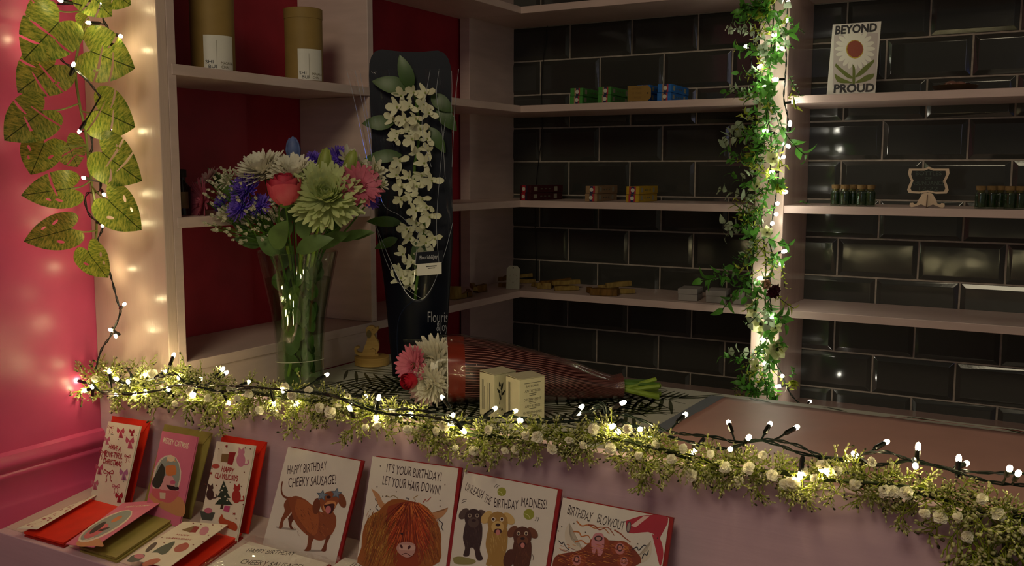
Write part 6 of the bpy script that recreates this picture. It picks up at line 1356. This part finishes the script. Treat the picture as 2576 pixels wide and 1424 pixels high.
# bowl of polished stones
bo = P(2403, 221, Y=YF+.075); bo.z = S1+.0006; k = depth(bo)/FPX
bw = thing('wooden_bowl', 'shallow dark wooden dish of stones on the top right shelf', 'bowl', bo); mb = MB(); r = 54*k
mb.lathe([(.0004, 0), (r*.55, 0), (r*.85, .004), (r, .013), (r*.97, .014), (r*.82, .006), (r*.5, .0035), (.0004, .003)], 40, 0, Matrix.Translation(bo)); mb.build('bowl_body', mat('dark_olive_wood', '#3c2a12', .4, noise=.3, nscale=30), bw)
ST_ = [mat('stone_'+n, c, .12, .6, noise=.25, nscale=60) for n, c in (('grey', '#4a4a44'), ('rose', '#7d5a4e'), ('brown', '#4a2a20'), ('plum', '#2e2028'))]
for i, (dx, dy, dz, s, mi_, lb) in enumerate(((-.6,0,.012,.0105,0,'grey tumbled stone at the left of the dish'),(-.2,-.2,.014,.012,1,'large rosy tumbled stone in the middle of the dish'),(.25,-.15,.013,.011,1,'second rosy tumbled stone right of the largest one'),(.6,.0,.011,.0095,3,'dark plum stone at the right of the dish'),(.0,.35,.012,.011,2,'brown stone at the back of the dish'),(-.35,.3,.012,.010,0,'grey stone at the back left of the dish'),(.75,-.2,.010,.006,2,'tiny dark stone at the right rim of the dish'))):
    mb = MB(); c = bo+V((dx*r*.8, dy*r*.8, dz+.002)); mb.ball(c, s, 0, None, 12, 8, (1.3, 1, .75)); o = mb.build('tumbled_stone', ST_[mi_]); tag(o, lb, 'stone', 'stones in the wooden dish'); rebase(o, c)
# little corked bottles
BGL = clear_mat('bottle_glass', (.80, .88, .80), .9, .02, ior=1.5); HERB = mat('dried_herbs', '#1c2a14', .8, .2, noise=.5, nscale=160, vary='#3c4a26'); CORK = mat('cork', '#7d6440', .8, .2, noise=.2, nscale=120)
bt = thing('herb_bottle', 'tiny corked herb bottle, frontmost left of the left row', 'bottle', (0, 0, 0), 'corked herb bottles'); rb, hb = .0125, .0405
mb = MB(); mb.lathe([(.0004, 0), (rb*.94, 0), (rb, .0015), (rb, hb*.82), (rb*.9, hb*.90), (rb*.66, hb*.95), (rb*.68, hb), (rb*.58, hb), (rb*.58, hb*.93), (rb*.86, hb*.86), (rb*.90, hb*.8), (rb*.90, .003), (.0004, .002)], 24); mb.build('glass', BGL, bt)
mb = MB(); mb.lathe([(.0004, .0025), (rb*.86, .0035), (rb*.86, hb*.78), (.0004, hb*.80)], 16); mb.build('herbs', HERB, bt)
mb = MB(); mb.lathe([(.0004, hb*.88), (rb*.52, hb*.88), (rb*.62, hb*1.01), (rb*.80, hb*1.01), (rb*.84, hb*1.24), (.0004, hb*1.25)], 16); mb.build('cork', CORK, bt)
spots = [(2103,.030,'left row, leftmost'),(2126,.014,'left row, second from the left and nearest the edge'),(2146,.040,'left row, middle one set back'),(2168,.018,'left row, second from the right'),(2190,.022,'left row, rightmost'),
         (2468,.016,'right row, leftmost'),(2495,.036,'right row, second from the left and set back'),(2517,.050,'right row, middle one far back'),(2541,.018,'right row, second from the right'),(2566,.026,'right row, cut by the photo edge')]
for i, (x, yo, lb) in enumerate(spots):
    o = bt if i == 0 else copy_tree(bt); p = P(x, 480, Y=YF+.018+yo); p.z = S2+.0005; o.location = p; o['label'] = 'tiny corked herb bottle, '+lb; BASE[o.name] = V(p); o.rotation_euler.z = i*.7
# chalkboard sign
co = P(2332, 518, Y=YF+.030); co.z = S2+.0005; k = depth(co)/FPX
cs = thing('chalkboard_sign', 'small chalkboard sign reading bottles of abundance on a wooden foot', 'sign', co); TAN = mat('sign_plywood', '#d6bea2', .6, noise=.08, nscale=30)
def shape(k_): 
    pts = [(0,36),(12,31),(46,31),(48,20),(44,8),(40,0),(44,-8),(48,-22),(44,-30),(20,-31),(0,-27)]; pts = pts+[(-x, y) for x, y in pts[::-1][1:-1]]; return [(x*k*k_, y*k*k_) for x, y in pts]
uS = (V((1, 0, 0))*.97+V((0, -1, 0))*.0).normalized(); MS = fr3(co+V((0, 0, 66*k)), uS, UPV, V((0, -1, 0)))
mb = MB(); mb.prism(shape(1.0), 0, .0025, 0, MS); mb.build('frame', TAN, cs, smooth=False)
mb = MB(); mb.prism(shape(.84), .0026, .0030, 0, MS); mb.build('board', mat('chalkboard', '#0a100c', .6), cs, smooth=False)
mb = MB()
for s, y, w_, h_ in (('BOTTLES', 19, 60, 10), ('OF', 7, 16, 6), ('ABUNDANCE', -5, 76, 10), ('12.22', -19, 44, 9)):
    q = text_mb(s, 1); xs = [a_[0] for a_ in q.v]; ys = [a_[1] for a_ in q.v]; mb.merge(q, MS @ Matrix.Translation((0, y*k, .0032)) @ Matrix.Diagonal((w_*k/(max(xs)-min(xs)), h_*k/(max(ys)-min(ys)), 1, 1)))
mb.build('chalk_writing', C('3c4a42'), cs, smooth=False)
ft = [(0,0),(4,4),(14,8),(26,3),(36,0),(41,4),(40,11),(33,12),(30,8),(24,10),(20,20),(12,34),(4,38)]; ft = ft+[(-x, y) for x, y in ft[::-1][:-1]]
mb = MB(); mb.prism([(x*k, y*k) for x, y in ft], -.0010, .0015, 0, fr3(co, uS, UPV, V((0, -1, 0)))); mb.build('foot', TAN, cs, smooth=False)
mb = MB(); mb.prism([(-.016, 0), (.016, 0), (.003, .030), (-.003, .030)], -.0008, .0008, 0, fr3(co+V((0, .001, 0)), V((0, 1, 0)), UPV, V((1, 0, 0)))); mb.build('cross_foot', mat('sign_plywood_dark', '#5a4030', .6), cs, smooth=False)
# thin black cable running down the tiles through the shelves
mb = MB(); mb.tube(smoothpath([P(x, y, Y=YB-.006) for x, y in [(1378,60),(1368,140),(1362,220),(1364,330),(1352,430),(1346,520),(1347,600),(1350,650),(1348,730),(1345,800),(1340,860),(1345,915)]], 4), .0011, 5); o = mb.build('cable', mat('thin_black_cable', '#060606', .5)); tag(o, 'thin black cable hanging down the tiles near the corner', 'cable'); rebase(o, P(1350, 500, Y=YB-.006))
# dark bottle at the left end of the middle bookcase shelf
bp = P(462, 544, X=-1.40); bp.z = S2+.0006; t = thing('amber_bottle', 'small dark bottle at the left end of the middle shelf behind gerberas', 'bottle', bp); M = Matrix.Translation(bp)
mb = MB(); mb.lathe([(.0004, 0), (.014, 0), (.014, .05), (.006, .06), (.006, .068), (.0004, .068)], 20, 0, M); mb.build('bottle_body', mat('dark_amber_glass', '#1c0d06', .1, .6), t)
mb = MB(); mb.lathe([(.0004, .0682), (.0075, .0682), (.0075, .082), (.0004, .083)], 16, 0, M); mb.build('cap', DARK, t)
mb = MB(); mb.sheet(lambda i, j: (bp.x+.0143*math.cos(-2.2+2.2*i), bp.y+.0143*math.sin(-2.2+2.2*i), bp.z+.012+.03*j), 10, 1); mb.build('label', mat('tan_label', '#7a6440', .6), t)
# little fallen leaf on the shelf right of the post
fl = P(2022, 510, Y=YF+.05); fl.z = S2+.003; mb = MB()
for i in range(4): leaf(mb, frame(fl, V((0, 0, 1))) @ Matrix.Rotation(i*1.5, 4, 'Z') @ Matrix.Translation((0, 0, .002*i)), .022, .010, 0, .3)
o = mb.build('fallen_sprig', LFG); tag(o, 'dark fallen leaf sprig on the middle shelf right of the post', 'leaf'); rebase(o, fl)
